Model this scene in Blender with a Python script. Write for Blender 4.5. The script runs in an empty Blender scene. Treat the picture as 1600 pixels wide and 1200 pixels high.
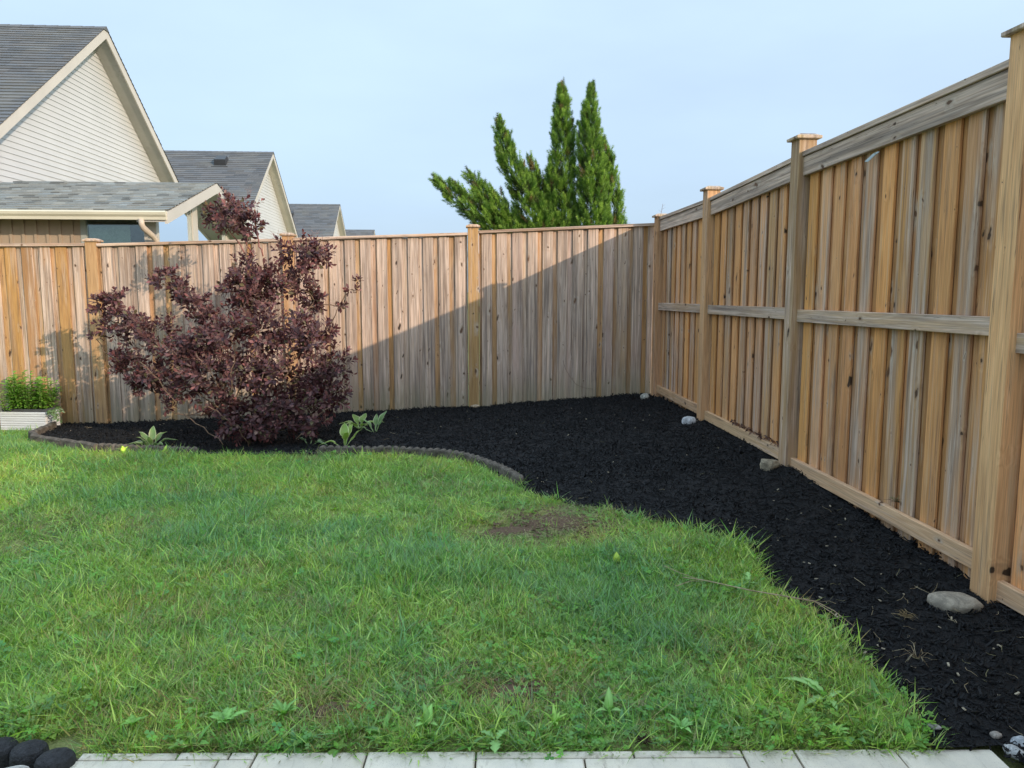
import bpy, math, random
import numpy as np
from mathutils import Vector, Matrix, Euler, noise as mnoise

random.seed(7)
np.random.seed(7)
R = math.radians
scene = bpy.context.scene
C = scene.collection

# ------------------------------------------------------------------ camera
cam_data = bpy.data.cameras.new('camera')
cam = bpy.data.objects.new('camera', cam_data)
C.objects.link(cam)
cam_data.sensor_fit = 'HORIZONTAL'
cam_data.sensor_width = 36.0
cam_data.lens = 27.0
cam_data.clip_start = 0.05
cam_data.clip_end = 2000
cam.location = (0, 0, 1.6)
cam.rotation_euler = (R(90 - 6.9), 0, R(-4.1))
scene.camera = cam

# ------------------------------------------------------------------ sky and sun
SUN_EL = 18.0
SUN_ROT = 135.0          # clockwise from +Y: behind the camera to the right
SKY_STRENGTH = 0.15
SUN_STRENGTH = 2.0
EXPOSURE = 1.42
world = bpy.data.worlds.new('World')
scene.world = world
world.use_nodes = True
wn = world.node_tree
wn.nodes.clear()
w_out = wn.nodes.new('ShaderNodeOutputWorld')
w_bg = wn.nodes.new('ShaderNodeBackground')
w_bg.inputs['Strength'].default_value = SKY_STRENGTH
sky = wn.nodes.new('ShaderNodeTexSky')
sky.sky_type = 'NISHITA'
sky.sun_disc = False
sky.sun_elevation = R(SUN_EL)
sky.sun_rotation = R(SUN_ROT)
sky.air_density = 0.52
sky.dust_density = 3.6
sky.ozone_density = 1.2
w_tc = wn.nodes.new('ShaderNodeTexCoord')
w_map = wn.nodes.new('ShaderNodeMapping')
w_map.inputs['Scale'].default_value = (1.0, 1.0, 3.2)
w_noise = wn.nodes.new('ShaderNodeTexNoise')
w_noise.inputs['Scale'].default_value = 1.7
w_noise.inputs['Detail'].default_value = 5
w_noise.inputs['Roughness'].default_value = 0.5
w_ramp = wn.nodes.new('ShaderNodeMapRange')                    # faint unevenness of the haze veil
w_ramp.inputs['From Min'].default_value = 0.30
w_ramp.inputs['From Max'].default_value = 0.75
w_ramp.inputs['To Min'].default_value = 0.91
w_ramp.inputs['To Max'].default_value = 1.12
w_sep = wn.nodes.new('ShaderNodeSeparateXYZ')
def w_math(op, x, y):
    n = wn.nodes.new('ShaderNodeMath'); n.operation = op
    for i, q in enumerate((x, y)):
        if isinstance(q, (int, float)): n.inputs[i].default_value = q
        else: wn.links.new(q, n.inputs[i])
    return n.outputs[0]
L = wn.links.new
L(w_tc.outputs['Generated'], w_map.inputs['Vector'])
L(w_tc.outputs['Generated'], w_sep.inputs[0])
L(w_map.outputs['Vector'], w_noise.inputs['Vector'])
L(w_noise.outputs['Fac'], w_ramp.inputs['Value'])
# an overcast-like veil: brightens to the zenith, steeper above the view to lift ambient light
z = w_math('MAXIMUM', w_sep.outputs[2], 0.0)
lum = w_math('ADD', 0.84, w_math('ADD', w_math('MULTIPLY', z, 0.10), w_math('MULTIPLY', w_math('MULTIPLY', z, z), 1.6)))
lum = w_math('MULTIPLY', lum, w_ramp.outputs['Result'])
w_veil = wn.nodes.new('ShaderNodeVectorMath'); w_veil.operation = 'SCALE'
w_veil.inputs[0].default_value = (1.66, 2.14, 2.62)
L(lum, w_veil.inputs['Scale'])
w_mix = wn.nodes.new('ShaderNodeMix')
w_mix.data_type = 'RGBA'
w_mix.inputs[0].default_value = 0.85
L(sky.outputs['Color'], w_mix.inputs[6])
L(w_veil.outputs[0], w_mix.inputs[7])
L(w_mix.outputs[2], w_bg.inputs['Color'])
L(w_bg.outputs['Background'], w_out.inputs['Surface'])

sun_data = bpy.data.lights.new('sun', 'SUN')
sun_data.energy = SUN_STRENGTH
sun_data.angle = R(0.5)
sun_data.color = (0.74, 0.60, 0.46)      # low sun through haze
sun = bpy.data.objects.new('sun', sun_data)
C.objects.link(sun)
to_sun = Vector((math.sin(R(SUN_ROT)) * math.cos(R(SUN_EL)), math.cos(R(SUN_ROT)) * math.cos(R(SUN_EL)), math.sin(R(SUN_EL))))
sun.rotation_euler = to_sun.to_track_quat('Z', 'Y').to_euler()
sun.location = (6, -8, 9)

scene.view_settings.view_transform = 'Standard'
scene.view_settings.look = 'None'
scene.view_settings.exposure = EXPOSURE
scene.view_settings.gamma = 1.0
scene.view_settings.use_curve_mapping = False
scene.cycles.max_bounces = 10
scene.cycles.diffuse_bounces = 7
scene.cycles.transparent_max_bounces = 8

# ------------------------------------------------------------------ helpers
class MB:
    """collects verts / faces / colours and links them as one mesh object"""
    def __init__(s):
        s.v = []; s.f = []; s.c = []
    def add(s, verts, faces, col=None):
        o = len(s.v)
        s.v.extend([tuple(p) for p in verts])
        s.f.extend([tuple(i + o for i in f) for f in faces])
        s.c.extend([col or (1, 1, 1)] * len(verts))
    def box(s, x0, x1, y0, y1, z0, z1, col=None):
        s.add([(x0, y0, z0), (x1, y0, z0), (x1, y1, z0), (x0, y1, z0), (x0, y0, z1), (x1, y0, z1), (x1, y1, z1), (x0, y1, z1)],
              [(0, 3, 2, 1), (4, 5, 6, 7), (0, 1, 5, 4), (1, 2, 6, 5), (2, 3, 7, 6), (3, 0, 4, 7)], col)
    def tube(s, path, r0, r1, n=6, col=None):
        path = [Vector(p) for p in path]
        vs = []; fs = []
        m = len(path)
        for i, p in enumerate(path):
            d = (path[min(i + 1, m - 1)] - path[max(i - 1, 0)]).normalized()
            a = d.orthogonal().normalized() if i == 0 else (a - d * a.dot(d)).normalized()
            b = d.cross(a)
            r = r0 + (r1 - r0) * i / (m - 1)
            for k in range(n):
                t = 2 * math.pi * k / n
                vs.append(p + a * (r * math.cos(t)) + b * (r * math.sin(t)))
        for i in range(m - 1):
            for k in range(n):
                k2 = (k + 1) % n
                fs.append((i * n + k, i * n + k2, (i + 1) * n + k2, (i + 1) * n + k))
        fs.append(tuple(range(n))[::-1])
        fs.append(tuple((m - 1) * n + k for k in range(n)))
        s.add(vs, fs, col)
    def mesh(s, name, mat, colours=False, smooth=False):
        me = bpy.data.meshes.new(name)
        me.from_pydata(s.v, [], s.f)
        if colours:
            a = me.color_attributes.new('Col', 'FLOAT_COLOR', 'POINT')
            arr = np.ones((len(s.v), 4), np.float32)
            arr[:, :3] = np.array(s.c, np.float32)
            a.data.foreach_set('color', arr.ravel())
        if mat: me.materials.append(mat)
        if smooth: me.polygons.foreach_set('use_smooth', [True] * len(me.polygons))
        me.update()
        return me
    def build(s, name, mat, parent=None, colours=False, smooth=False):
        return link(name, s.mesh(name, mat, colours, smooth), parent)

def link(name, mesh, parent=None):
    o = bpy.data.objects.new(name, mesh)
    C.objects.link(o)
    if parent: o.parent = parent
    return o

def empty(name, loc=(0, 0, 0), rz=0.0):
    o = bpy.data.objects.new(name, None)
    o.empty_display_size = 0.1
    C.objects.link(o)
    o.location = loc
    o.rotation_euler = (0, 0, rz)
    return o

def tag(o, label=None, cat=None, group=None, kind=None):
    if label: o['label'] = label
    if cat: o['category'] = cat
    if group: o['group'] = group
    if kind: o['kind'] = kind
    return o

def np_mesh(name, verts, faces, mat, cols=None, smooth=False):
    """fast mesh from arrays; faces (n,k) all of one size"""
    verts = np.asarray(verts, np.float32); faces = np.asarray(faces, np.int32)
    me = bpy.data.meshes.new(name)
    k = faces.shape[1]
    me.vertices.add(len(verts)); me.vertices.foreach_set('co', verts.ravel())
    me.loops.add(faces.size); me.loops.foreach_set('vertex_index', faces.ravel())
    me.polygons.add(len(faces))
    me.polygons.foreach_set('loop_start', np.arange(0, faces.size, k, dtype=np.int32))
    if cols is not None:
        a = me.color_attributes.new('Col', 'FLOAT_COLOR', 'POINT')
        arr = np.ones((len(verts), 4), np.float32); arr[:, :3] = cols
        a.data.foreach_set('color', arr.ravel())
    if mat: me.materials.append(mat)
    if smooth: me.polygons.foreach_set('use_smooth', np.ones(len(faces), bool))
    me.update(calc_edges=True)
    me.validate()
    return me

def scatter(name, pts, rots, scls, idxs, coll, kind='stuff', parent=None):
    """geometry-node instances of the meshes in coll on given points (only for stuff nobody could count)"""
    me = bpy.data.meshes.new(name)
    pts = np.asarray(pts, np.float32)
    me.vertices.add(len(pts)); me.vertices.foreach_set('co', pts.ravel())
    a = me.attributes.new('rot', 'FLOAT_VECTOR', 'POINT'); a.data.foreach_set('vector', np.asarray(rots, np.float32).ravel())
    a = me.attributes.new('scl', 'FLOAT', 'POINT'); a.data.foreach_set('value', np.asarray(scls, np.float32))
    a = me.attributes.new('idx', 'INT', 'POINT'); a.data.foreach_set('value', np.asarray(idxs, np.int32))
    me.update()
    o = link(name, me, parent)
    ng = bpy.data.node_groups.new(name + '_nodes', 'GeometryNodeTree')
    ng.interface.new_socket('Geometry', in_out='INPUT', socket_type='NodeSocketGeometry')
    ng.interface.new_socket('Geometry', in_out='OUTPUT', socket_type='NodeSocketGeometry')
    gi = ng.nodes.new('NodeGroupInput'); go = ng.nodes.new('NodeGroupOutput')
    ci = ng.nodes.new('GeometryNodeCollectionInfo')
    ci.inputs['Collection'].default_value = coll
    ci.inputs['Separate Children'].default_value = True
    ci.inputs['Reset Children'].default_value = True
    ip = ng.nodes.new('GeometryNodeInstanceOnPoints')
    ip.inputs['Pick Instance'].default_value = True
    def na(n, t):
        q = ng.nodes.new('GeometryNodeInputNamedAttribute'); q.data_type = t; q.inputs['Name'].default_value = n
        return q.outputs[0]
    ng.links.new(gi.outputs[0], ip.inputs['Points'])
    ng.links.new(ci.outputs[0], ip.inputs['Instance'])
    ng.links.new(na('idx', 'INT'), ip.inputs['Instance Index'])
    ng.links.new(na('rot', 'FLOAT_VECTOR'), ip.inputs['Rotation'])
    ng.links.new(na('scl', 'FLOAT'), ip.inputs['Scale'])
    ng.links.new(ip.outputs[0], go.inputs[0])
    m = o.modifiers.new('scatter', 'NODES'); m.node_group = ng
    o['kind'] = kind
    return o

def source_collection(name, meshes):
    co = bpy.data.collections.new(name)
    for i, me in enumerate(meshes):
        co.objects.link(bpy.data.objects.new('%s_source_%02d' % (name, i), me))
    return co

# ------------------------------------------------------------------ materials
def new_mat(name):
    m = bpy.data.materials.new(name); m.use_nodes = True
    nt = m.node_tree; nt.nodes.clear()
    out = nt.nodes.new('ShaderNodeOutputMaterial')
    return m, nt, out
def nd(nt, typ, **kw):
    n = nt.nodes.new(typ)
    for k, v in kw.items():
        if k in n.inputs: n.inputs[k].default_value = v
        else: setattr(n, k, v)
    return n
def math_n(nt, op, a, b=None, clamp=False):
    n = nt.nodes.new('ShaderNodeMath'); n.operation = op; n.use_clamp = clamp
    for i, x in enumerate((a, b)):
        if x is None: continue
        if isinstance(x, (int, float)): n.inputs[i].default_value = x
        else: nt.links.new(x, n.inputs[i])
    return n.outputs[0]
def mix_c(nt, fac, a, b, blend='MIX'):
    n = nt.nodes.new('ShaderNodeMix'); n.data_type = 'RGBA'; n.blend_type = blend
    for key, x in (('Factor', fac), ('A', a), ('B', b)):
        sock = [s for s in n.inputs if s.name == key and s.enabled][0]
        if isinstance(x, (int, float)): sock.default_value = x
        elif isinstance(x, tuple): sock.default_value = (*x[:3], 1)
        else: nt.links.new(x, sock)
    return [s for s in n.outputs if s.enabled][0]
def ramp(nt, val, lo, hi, t0=0.0, t1=1.0, smooth=True):
    n = nt.nodes.new('ShaderNodeMapRange')
    n.interpolation_type = 'SMOOTHSTEP' if smooth else 'LINEAR'
    n.inputs['From Min'].default_value = lo; n.inputs['From Max'].default_value = hi
    n.inputs['To Min'].default_value = t0; n.inputs['To Max'].default_value = t1
    nt.links.new(val, n.inputs['Value'])
    return n.outputs['Result']
def noise_n(nt, vec, scale, detail=3, rough=0.5, dist=0.0):
    n = nd(nt, 'ShaderNodeTexNoise', Scale=scale, Detail=detail, Roughness=rough, Distortion=dist)
    if vec is not None: nt.links.new(vec, n.inputs['Vector'])
    return n.outputs['Fac']
def mapped(nt, vec, scale=(1, 1, 1), loc=(0, 0, 0)):
    n = nd(nt, 'ShaderNodeMapping', Scale=scale, Location=loc)
    nt.links.new(vec, n.inputs['Vector'])
    return n.outputs['Vector']
def principled(nt, out, rough=0.7, spec=0.3, **kw):
    p = nd(nt, 'ShaderNodeBsdfPrincipled', Roughness=rough)
    p.inputs['Specular IOR Level'].default_value = spec
    for k, v in kw.items(): p.inputs[k].default_value = v
    nt.links.new(p.outputs[0], out.inputs['Surface'])
    return p
def bump(nt, p, height, strength, dist=0.01):
    b = nd(nt, 'ShaderNodeBump', Strength=strength, Distance=dist)
    nt.links.new(height, b.inputs['Height']); nt.links.new(b.outputs[0], p.inputs['Normal'])
    return b

def wood_material(name):
    """weathered cedar; each piece carries its own tint, grey share and seed as object properties"""
    m, nt, out = new_mat(name)
    L = nt.links.new
    tc = nd(nt, 'ShaderNodeTexCoord')
    at_t = nd(nt, 'ShaderNodeAttribute', attribute_type='OBJECT', attribute_name='tint')
    at_g = nd(nt, 'ShaderNodeAttribute', attribute_type='OBJECT', attribute_name='grey')
    at_s = nd(nt, 'ShaderNodeAttribute', attribute_type='OBJECT', attribute_name='seed')
    off = nd(nt, 'ShaderNodeVectorMath', operation='SCALE'); off.inputs[0].default_value = (1.7, 3.1, 5.3)
    L(at_s.outputs['Fac'], off.inputs['Scale'])
    add = nd(nt, 'ShaderNodeVectorMath', operation='ADD')
    L(tc.outputs['Object'], add.inputs[0]); L(off.outputs[0], add.inputs[1])
    co = add.outputs[0]
    # knots
    ks = nd(nt, 'ShaderNodeSeparateXYZ'); L(co, ks.inputs[0])
    kc = nd(nt, 'ShaderNodeCombineXYZ')
    kw = noise_n(nt, mapped(nt, co, (11, 11, 9)), 1.0, 2)
    L(math_n(nt, 'ADD', math_n(nt, 'MULTIPLY', ks.outputs[0], 6.4), math_n(nt, 'MULTIPLY', kw, 0.35)), kc.inputs[0]); L(math_n(nt, 'ADD', math_n(nt, 'MULTIPLY', ks.outputs[2], 3.4), math_n(nt, 'MULTIPLY', kw, 0.5)), kc.inputs[1])
    vor = nd(nt, 'ShaderNodeTexVoronoi', voronoi_dimensions='2D', feature='F1', Scale=1.0, Randomness=0.95)
    L(kc.outputs[0], vor.inputs['Vector'])
    sep = nd(nt, 'ShaderNodeSeparateColor'); L(vor.outputs['Color'], sep.inputs[0])
    on = math_n(nt, 'GREATER_THAN', sep.outputs[0], 0.32)
    size = math_n(nt, 'ADD', 0.018, math_n(nt, 'MULTIPLY', math_n(nt, 'POWER', sep.outputs[1], 2.2), 0.085))
    rel = math_n(nt, 'DIVIDE', vor.outputs['Distance'], size)
    wob = noise_n(nt, mapped(nt, co, (60, 60, 40)), 1.0, 2)
    rel = math_n(nt, 'ADD', rel, math_n(nt, 'MULTIPLY', math_n(nt, 'SUBTRACT', wob, 0.5), 0.9))
    core = math_n(nt, 'MULTIPLY', ramp(nt, rel, 0.65, 1.05, 1, 0), on)
    halo = math_n(nt, 'MULTIPLY', ramp(nt, rel, 1.0, 4.6, 1, 0), on)
    # growth rings running along the board, bending round the knots
    low = noise_n(nt, mapped(nt, co, (9, 9, 0.55)), 1.0, 2, 0.5, 0.3)
    phase = math_n(nt, 'ADD', math_n(nt, 'MULTIPLY', low, 62.0), math_n(nt, 'MULTIPLY', halo, 7.0))
    rings = math_n(nt, 'SINE', phase)
    rings01 = ramp(nt, rings, -1, 1, 0, 1, smooth=False)
    fine = noise_n(nt, mapped(nt, co, (190, 190, 4.0)), 1.0, 3, 0.6)
    streak = noise_n(nt, mapped(nt, co, (38, 38, 0.8)), 1.0, 3, 0.6)
    patch = noise_n(nt, mapped(nt, co, (12, 12, 0.9)), 1.0, 4, 0.6)
    # weathering share
    thr = math_n(nt, 'SUBTRACT', 1.0, at_g.outputs['Fac'])
    gfac = math_n(nt, 'SUBTRACT', math_n(nt, 'ADD', math_n(nt, 'MULTIPLY', patch, 0.75), math_n(nt, 'MULTIPLY', streak, 0.4)), math_n(nt, 'ADD', math_n(nt, 'MULTIPLY', thr, 0.62), 0.20))
    gfac = ramp(nt, gfac, -0.12, 0.18)
    grey = mix_c(nt, ramp(nt, streak, 0.3, 0.7), (0.235, 0.188, 0.158), (0.590, 0.455, 0.365))
    base = mix_c(nt, gfac, at_t.outputs['Color'], grey)
    # ring and fibre contrast
    base = mix_c(nt, math_n(nt, 'MULTIPLY', rings01, 0.36), base, mix_c(nt, 1.0, base, (0.70, 0.58, 0.48), 'MULTIPLY'))
    fib = ramp(nt, fine, 0.25, 0.75, 0.74, 1.32, smooth=False)
    vfib = nd(nt, 'ShaderNodeCombineColor'); [L(fib, vfib.inputs[i]) for i in range(3)]
    base = mix_c(nt, 1.0, base, vfib.outputs[0], 'MULTIPLY')
    big = noise_n(nt, mapped(nt, co, (3, 3, 0.5)), 1.0, 2)
    bigr = ramp(nt, big, 0.25, 0.75, 0.82, 1.26, smooth=False)
    vb = nd(nt, 'ShaderNodeCombineColor'); [L(bigr, vb.inputs[i]) for i in range(3)]
    base = mix_c(nt, 1.0, base, vb.outputs[0], 'MULTIPLY')
    stn = noise_n(nt, mapped(nt, co, (26, 26, 1.1), (3, 8, 5)), 1.0, 4, 0.65)
    base = mix_c(nt, ramp(nt, stn, 0.53, 0.70, 0, 0.58), base, (0.150, 0.098, 0.066))
    base = mix_c(nt, ramp(nt, stn, 0.44, 0.30, 0, 0.40), base, (0.62, 0.44, 0.28))
    pale = math_n(nt, 'MULTIPLY', math_n(nt, 'MULTIPLY', halo, ramp(nt, streak, 0.42, 0.62)), math_n(nt, 'MULTIPLY', ramp(nt, sep.outputs[2], 0.35, 0.6), 0.7))
    base = mix_c(nt, pale, base, (0.50, 0.42, 0.34))  # pale streaks by the knots: sheen of the grain put into the colour
    dark_h = math_n(nt, 'MULTIPLY', ramp(nt, rel, 0.9, 2.0, 1, 0), math_n(nt, 'MULTIPLY', on, 0.35))
    base = mix_c(nt, dark_h, base, (0.16, 0.085, 0.045))
    base = mix_c(nt, math_n(nt, 'MULTIPLY', core, 0.93), base, mix_c(nt, sep.outputs[2], (0.022, 0.015, 0.011), (0.14, 0.07, 0.038)))
    # drying checks: thin dark cracks along the grain
    crk = noise_n(nt, mapped(nt, co, (85, 85, 1.3)), 1.0, 1, 0.4)
    crack = math_n(nt, 'MULTIPLY', ramp(nt, math_n(nt, 'ABSOLUTE', math_n(nt, 'SUBTRACT', crk, 0.5)), 0.0, 0.012, 1, 0), ramp(nt, patch, 0.48, 0.58, 0, 0.8))
    base = mix_c(nt, crack, base, (0.06, 0.04, 0.03))
    # a little algae on the lowest foot of the piece
    sx = nd(nt, 'ShaderNodeSeparateXYZ'); L(tc.outputs['Object'], sx.inputs[0])
    at_a = nd(nt, 'ShaderNodeAttribute', attribute_type='OBJECT', attribute_name='algae')
    zz = math_n(nt, 'ADD', sx.outputs[2], math_n(nt, 'MULTIPLY', math_n(nt, 'SUBTRACT', patch, 0.5), 0.7))
    alg = math_n(nt, 'MULTIPLY', ramp(nt, zz, 0.12, 0.62, 0.55, 0), at_a.outputs['Fac'])
    base = mix_c(nt, alg, base, (0.17, 0.175, 0.085))
    p = principled(nt, out, rough=0.72, spec=0.25)
    L(base, p.inputs['Base Color'])
    h = math_n(nt, 'ADD', math_n(nt, 'MULTIPLY', fine, 0.6), math_n(nt, 'ADD', math_n(nt, 'MULTIPLY', rings01, 0.35), math_n(nt, 'ADD', math_n(nt, 'MULTIPLY', core, -0.7), math_n(nt, 'MULTIPLY', crack, -1.5))))
    bump(nt, p, h, 0.5, 0.0018)
    return m

def plain(name, col, rough=0.7, spec=0.3, var=0.15, scale=8.0, bmp=0.0, bscale=80.0, coord='Object'):
    m, nt, out = new_mat(name)
    tc = nd(nt, 'ShaderNodeTexCoord')
    n1 = noise_n(nt, tc.outputs[coord], scale, 5, 0.6)
    a = tuple(c * (1 - var) for c in col); b = tuple(min(1, c * (1 + var)) for c in col)
    base = mix_c(nt, ramp(nt, n1, 0.3, 0.7), a, b)
    p = principled(nt, out, rough, spec)
    nt.links.new(base, p.inputs['Base Color'])
    if bmp:
        n2 = noise_n(nt, tc.outputs[coord], bscale, 4, 0.6)
        bump(nt, p, n2, bmp, 0.01)
    return m

def leaf_material(name, trans=0.3, rough=0.5, spec=0.35, patch=None, tboost=(1.3, 1.5, 0.7), upbend=0.0):
    """colour from the mesh's own Col attribute; patch = (scale, colour a, colour b) shifts it over the plot"""
    m, nt, out = new_mat(name)
    at = nd(nt, 'ShaderNodeAttribute', attribute_name='Col')
    col = at.outputs['Color']
    if patch:
        g = nd(nt, 'ShaderNodeNewGeometry')
        f = noise_n(nt, g.outputs['Position'], patch[0], 3, 0.6)
        col = mix_c(nt, 1.0, col, mix_c(nt, ramp(nt, f, 0.36, 0.64), patch[1], patch[2]), 'MULTIPLY')
        if len(patch) > 3:
            f2 = noise_n(nt, mapped(nt, g.outputs['Position'], loc=(9, 4, 0)), patch[3], 2, 0.5)
            col = mix_c(nt, 1.0, col, mix_c(nt, ramp(nt, f2, 0.4, 0.62), (1, 1, 1), patch[4]), 'MULTIPLY')
    p = nd(nt, 'ShaderNodeBsdfPrincipled', Roughness=rough)
    p.inputs['Specular IOR Level'].default_value = spec
    nt.links.new(col, p.inputs['Base Color'])
    t = nd(nt, 'ShaderNodeBsdfTranslucent')
    if upbend:                       # shading normal leaned skyward to brighten blades beyond what their shape catches
        gg = nd(nt, 'ShaderNodeNewGeometry')
        sc = nd(nt, 'ShaderNodeVectorMath', operation='SCALE'); sc.inputs['Scale'].default_value = 1 - upbend
        ad = nd(nt, 'ShaderNodeVectorMath', operation='ADD'); ad.inputs[1].default_value = (0, 0, upbend)
        no = nd(nt, 'ShaderNodeVectorMath', operation='NORMALIZE')
        nt.links.new(gg.outputs['Normal'], sc.inputs[0]); nt.links.new(sc.outputs[0], ad.inputs[0]); nt.links.new(ad.outputs[0], no.inputs[0])
        nt.links.new(no.outputs[0], p.inputs['Normal'])
    nt.links.new(mix_c(nt, 1.0, col, tboost, 'MULTIPLY'), t.inputs['Color'])
    mx = nd(nt, 'ShaderNodeMixShader', Fac=trans)
    nt.links.new(p.outputs[0], mx.inputs[1]); nt.links.new(t.outputs[0], mx.inputs[2])
    nt.links.new(mx.outputs[0], out.inputs['Surface'])
    return m

WOOD = wood_material('weathered_cedar')

# ------------------------------------------------------------------ ground levels
PAVE_SLOPE = -0.064
def pave_edge(x): return 2.526 + PAVE_SLOPE * x
def lawn_z(x, y):
    x = np.asarray(x, float); y = np.asarray(y, float)
    return -0.016 * np.maximum(0, y - 2) * np.clip((1.5 - x) / 6, 0, 1)

LAWN_EDGE = [(-5.1, 10.3), (-5.07, 9.9), (-4.98, 9.25), (-4.75, 8.94), (-3.93, 8.36), (-3.27, 8.12), (-2.57, 7.88), (-1.84, 7.77), (-1.4, 7.77),
             (-1.0, 7.71), (-.48, 7.57), (.03, 7.26), (.31, 6.82), (.46, 6.39), (.575, 5.95), (.88, 5.54), (1.14, 5.39), (1.45, 4.98),
             (1.69, 4.78), (1.8, 4.5), (1.71, 4.07), (1.70, 3.84), (1.77, 3.51), (1.74, 3.14), (1.756, 2.88), (1.72, 2.66), (1.68, 2.5), (1.66, 2.425)]
BED = LAWN_EDGE + [(1.885, 2.41), (1.885, 1.5), (2.85, 1.5), (2.85, 10.36)]
def edge_dist(px, py, line):
    d = np.full(px.shape, 1e9)
    for (x0, y0), (x1, y1) in zip(line[:-1], line[1:]):
        dx, dy = x1 - x0, y1 - y0
        t = np.clip(((px - x0) * dx + (py - y0) * dy) / (dx * dx + dy * dy), 0, 1)
        d = np.minimum(d, np.hypot(px - x0 - t * dx, py - y0 - t * dy))
    return d
def in_poly(px, py, poly):
    r = np.zeros(px.shape, bool)
    n = len(poly)
    for i in range(n):
        x0, y0 = poly[i]; x1, y1 = poly[(i + 1) % n]
        c = ((y0 > py) != (y1 > py)) & (px < (x1 - x0) * (py - y0) / (y1 - y0 + 1e-12) + x0)
        r ^= c
    return r
FRONT_LINE = LAWN_EDGE + [(1.885, 2.41), (1.885, 1.5)]
def vnoise(x, y, s, seed=0):
    """smooth value noise on arrays, -1..1"""
    x = np.asarray(x) * s + seed * 17.3; y = np.asarray(y) * s + seed * 7.7
    xi = np.floor(x).astype(int); yi = np.floor(y).astype(int)
    fx = x - xi; fy = y - yi
    fx = fx * fx * (3 - 2 * fx); fy = fy * fy * (3 - 2 * fy)
    def h(a, b):
        n = (a * 374761393 + b * 668265263 + seed * 1442695) & 0x7fffffff
        n = ((n ^ (n >> 13)) * 1274126177) & 0x7fffffff
        return (n & 0xffff) / 32767.5 - 1
    return (h(xi, yi) * (1 - fx) + h(xi + 1, yi) * fx) * (1 - fy) + (h(xi, yi + 1) * (1 - fx) + h(xi + 1, yi + 1) * fx) * fy
def bed_z(px, py):
    px = np.asarray(px, float); py = np.asarray(py, float)
    e = edge_dist(px, py, FRONT_LINE)
    e = np.where(in_poly(px, py, BED), e, 0)
    dr = np.maximum(10.32 - py, 0.01); ds = np.maximum(2.72 - px, 0.01)
    tr = np.interp(px, [-5.2, -4.7, -2, .22, 1.5, 2.7], [-.14, -.125, -.045, .045, .135, .20])
    ts = np.interp(py, [2.4, 3.4, 4, 4.6, 5.9, 8, 10.3], [.02, .065, .10, .125, .20, .21, .20])
    t = (tr * ds + ts * dr) / (dr + ds)
    df = np.minimum(dr, ds)
    f = e / (e + df + 1e-6)
    lump = (vnoise(px, py, 2.2, 3) * .014 + vnoise(px, py, 7, 5) * .010 + vnoise(px, py, 21, 6) * .006) * np.clip(e / .12, 0, 1)
    return (lawn_z(px, py) + .014) * (1 - f) + t * f + lump

# ------------------------------------------------------------------ ground sheet
def build_ground():
    m, nt, out = new_mat('soil_and_thatch')
    tc = nd(nt, 'ShaderNodeTexCoord')
    n1 = noise_n(nt, tc.outputs['Object'], 1.6, 5, 0.6)
    n2 = noise_n(nt, tc.outputs['Object'], 55, 5, 0.7)
    soil = mix_c(nt, n2, (0.030, 0.020, 0.013), (0.105, 0.072, 0.045))
    thatch = mix_c(nt, n2, (0.10, 0.125, 0.038), (0.36, 0.37, 0.15))
    base = mix_c(nt, ramp(nt, n1, 0.54, 0.72), thatch, soil)
    p = principled(nt, out, 0.95, 0.1)
    nt.links.new(base, p.inputs['Base Color'])
    bump(nt, p, n2, 0.8, 0.02)
    xs = np.unique(np.concatenate([np.linspace(-400, -20, 12), np.linspace(-20, -8, 8), np.arange(-8, 6.01, .25), np.linspace(6, 20, 8), np.linspace(20, 400, 12)]))
    ys = np.unique(np.concatenate([np.linspace(-200, -10, 8), np.linspace(-10, 1.5, 10), np.arange(1.5, 3.0, .05), np.arange(3, 13, .25), np.linspace(13, 40, 12), np.linspace(40, 900, 16)]))
    X, Y = np.meshgrid(xs, ys)
    Z = lawn_z(X, np.minimum(Y, 12))
    near = (np.abs(X) < 7) & (Y < 11)
    Z = Z + np.where(near, vnoise(X, Y, 1.7, 1) * .012, 0)
    Z = np.where((Y < pave_edge(X) + .02) & (Y > -6) & (X > -6) & (X < 5), -.075, Z)
    Z = np.where(in_poly(X, Y, BED), lawn_z(X, Y) - .03, Z)
    n, k = len(ys), len(xs)
    V = np.stack([X, Y, Z], -1).reshape(-1, 3)
    i = (np.arange(n - 1)[:, None] * k + np.arange(k - 1)[None, :]).ravel()
    F = np.stack([i, i + 1, i + k + 1, i + k], -1)
    o = link('ground', np_mesh('ground', V, F, m, smooth=True))
    o['kind'] = 'structure'
build_ground()

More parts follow.
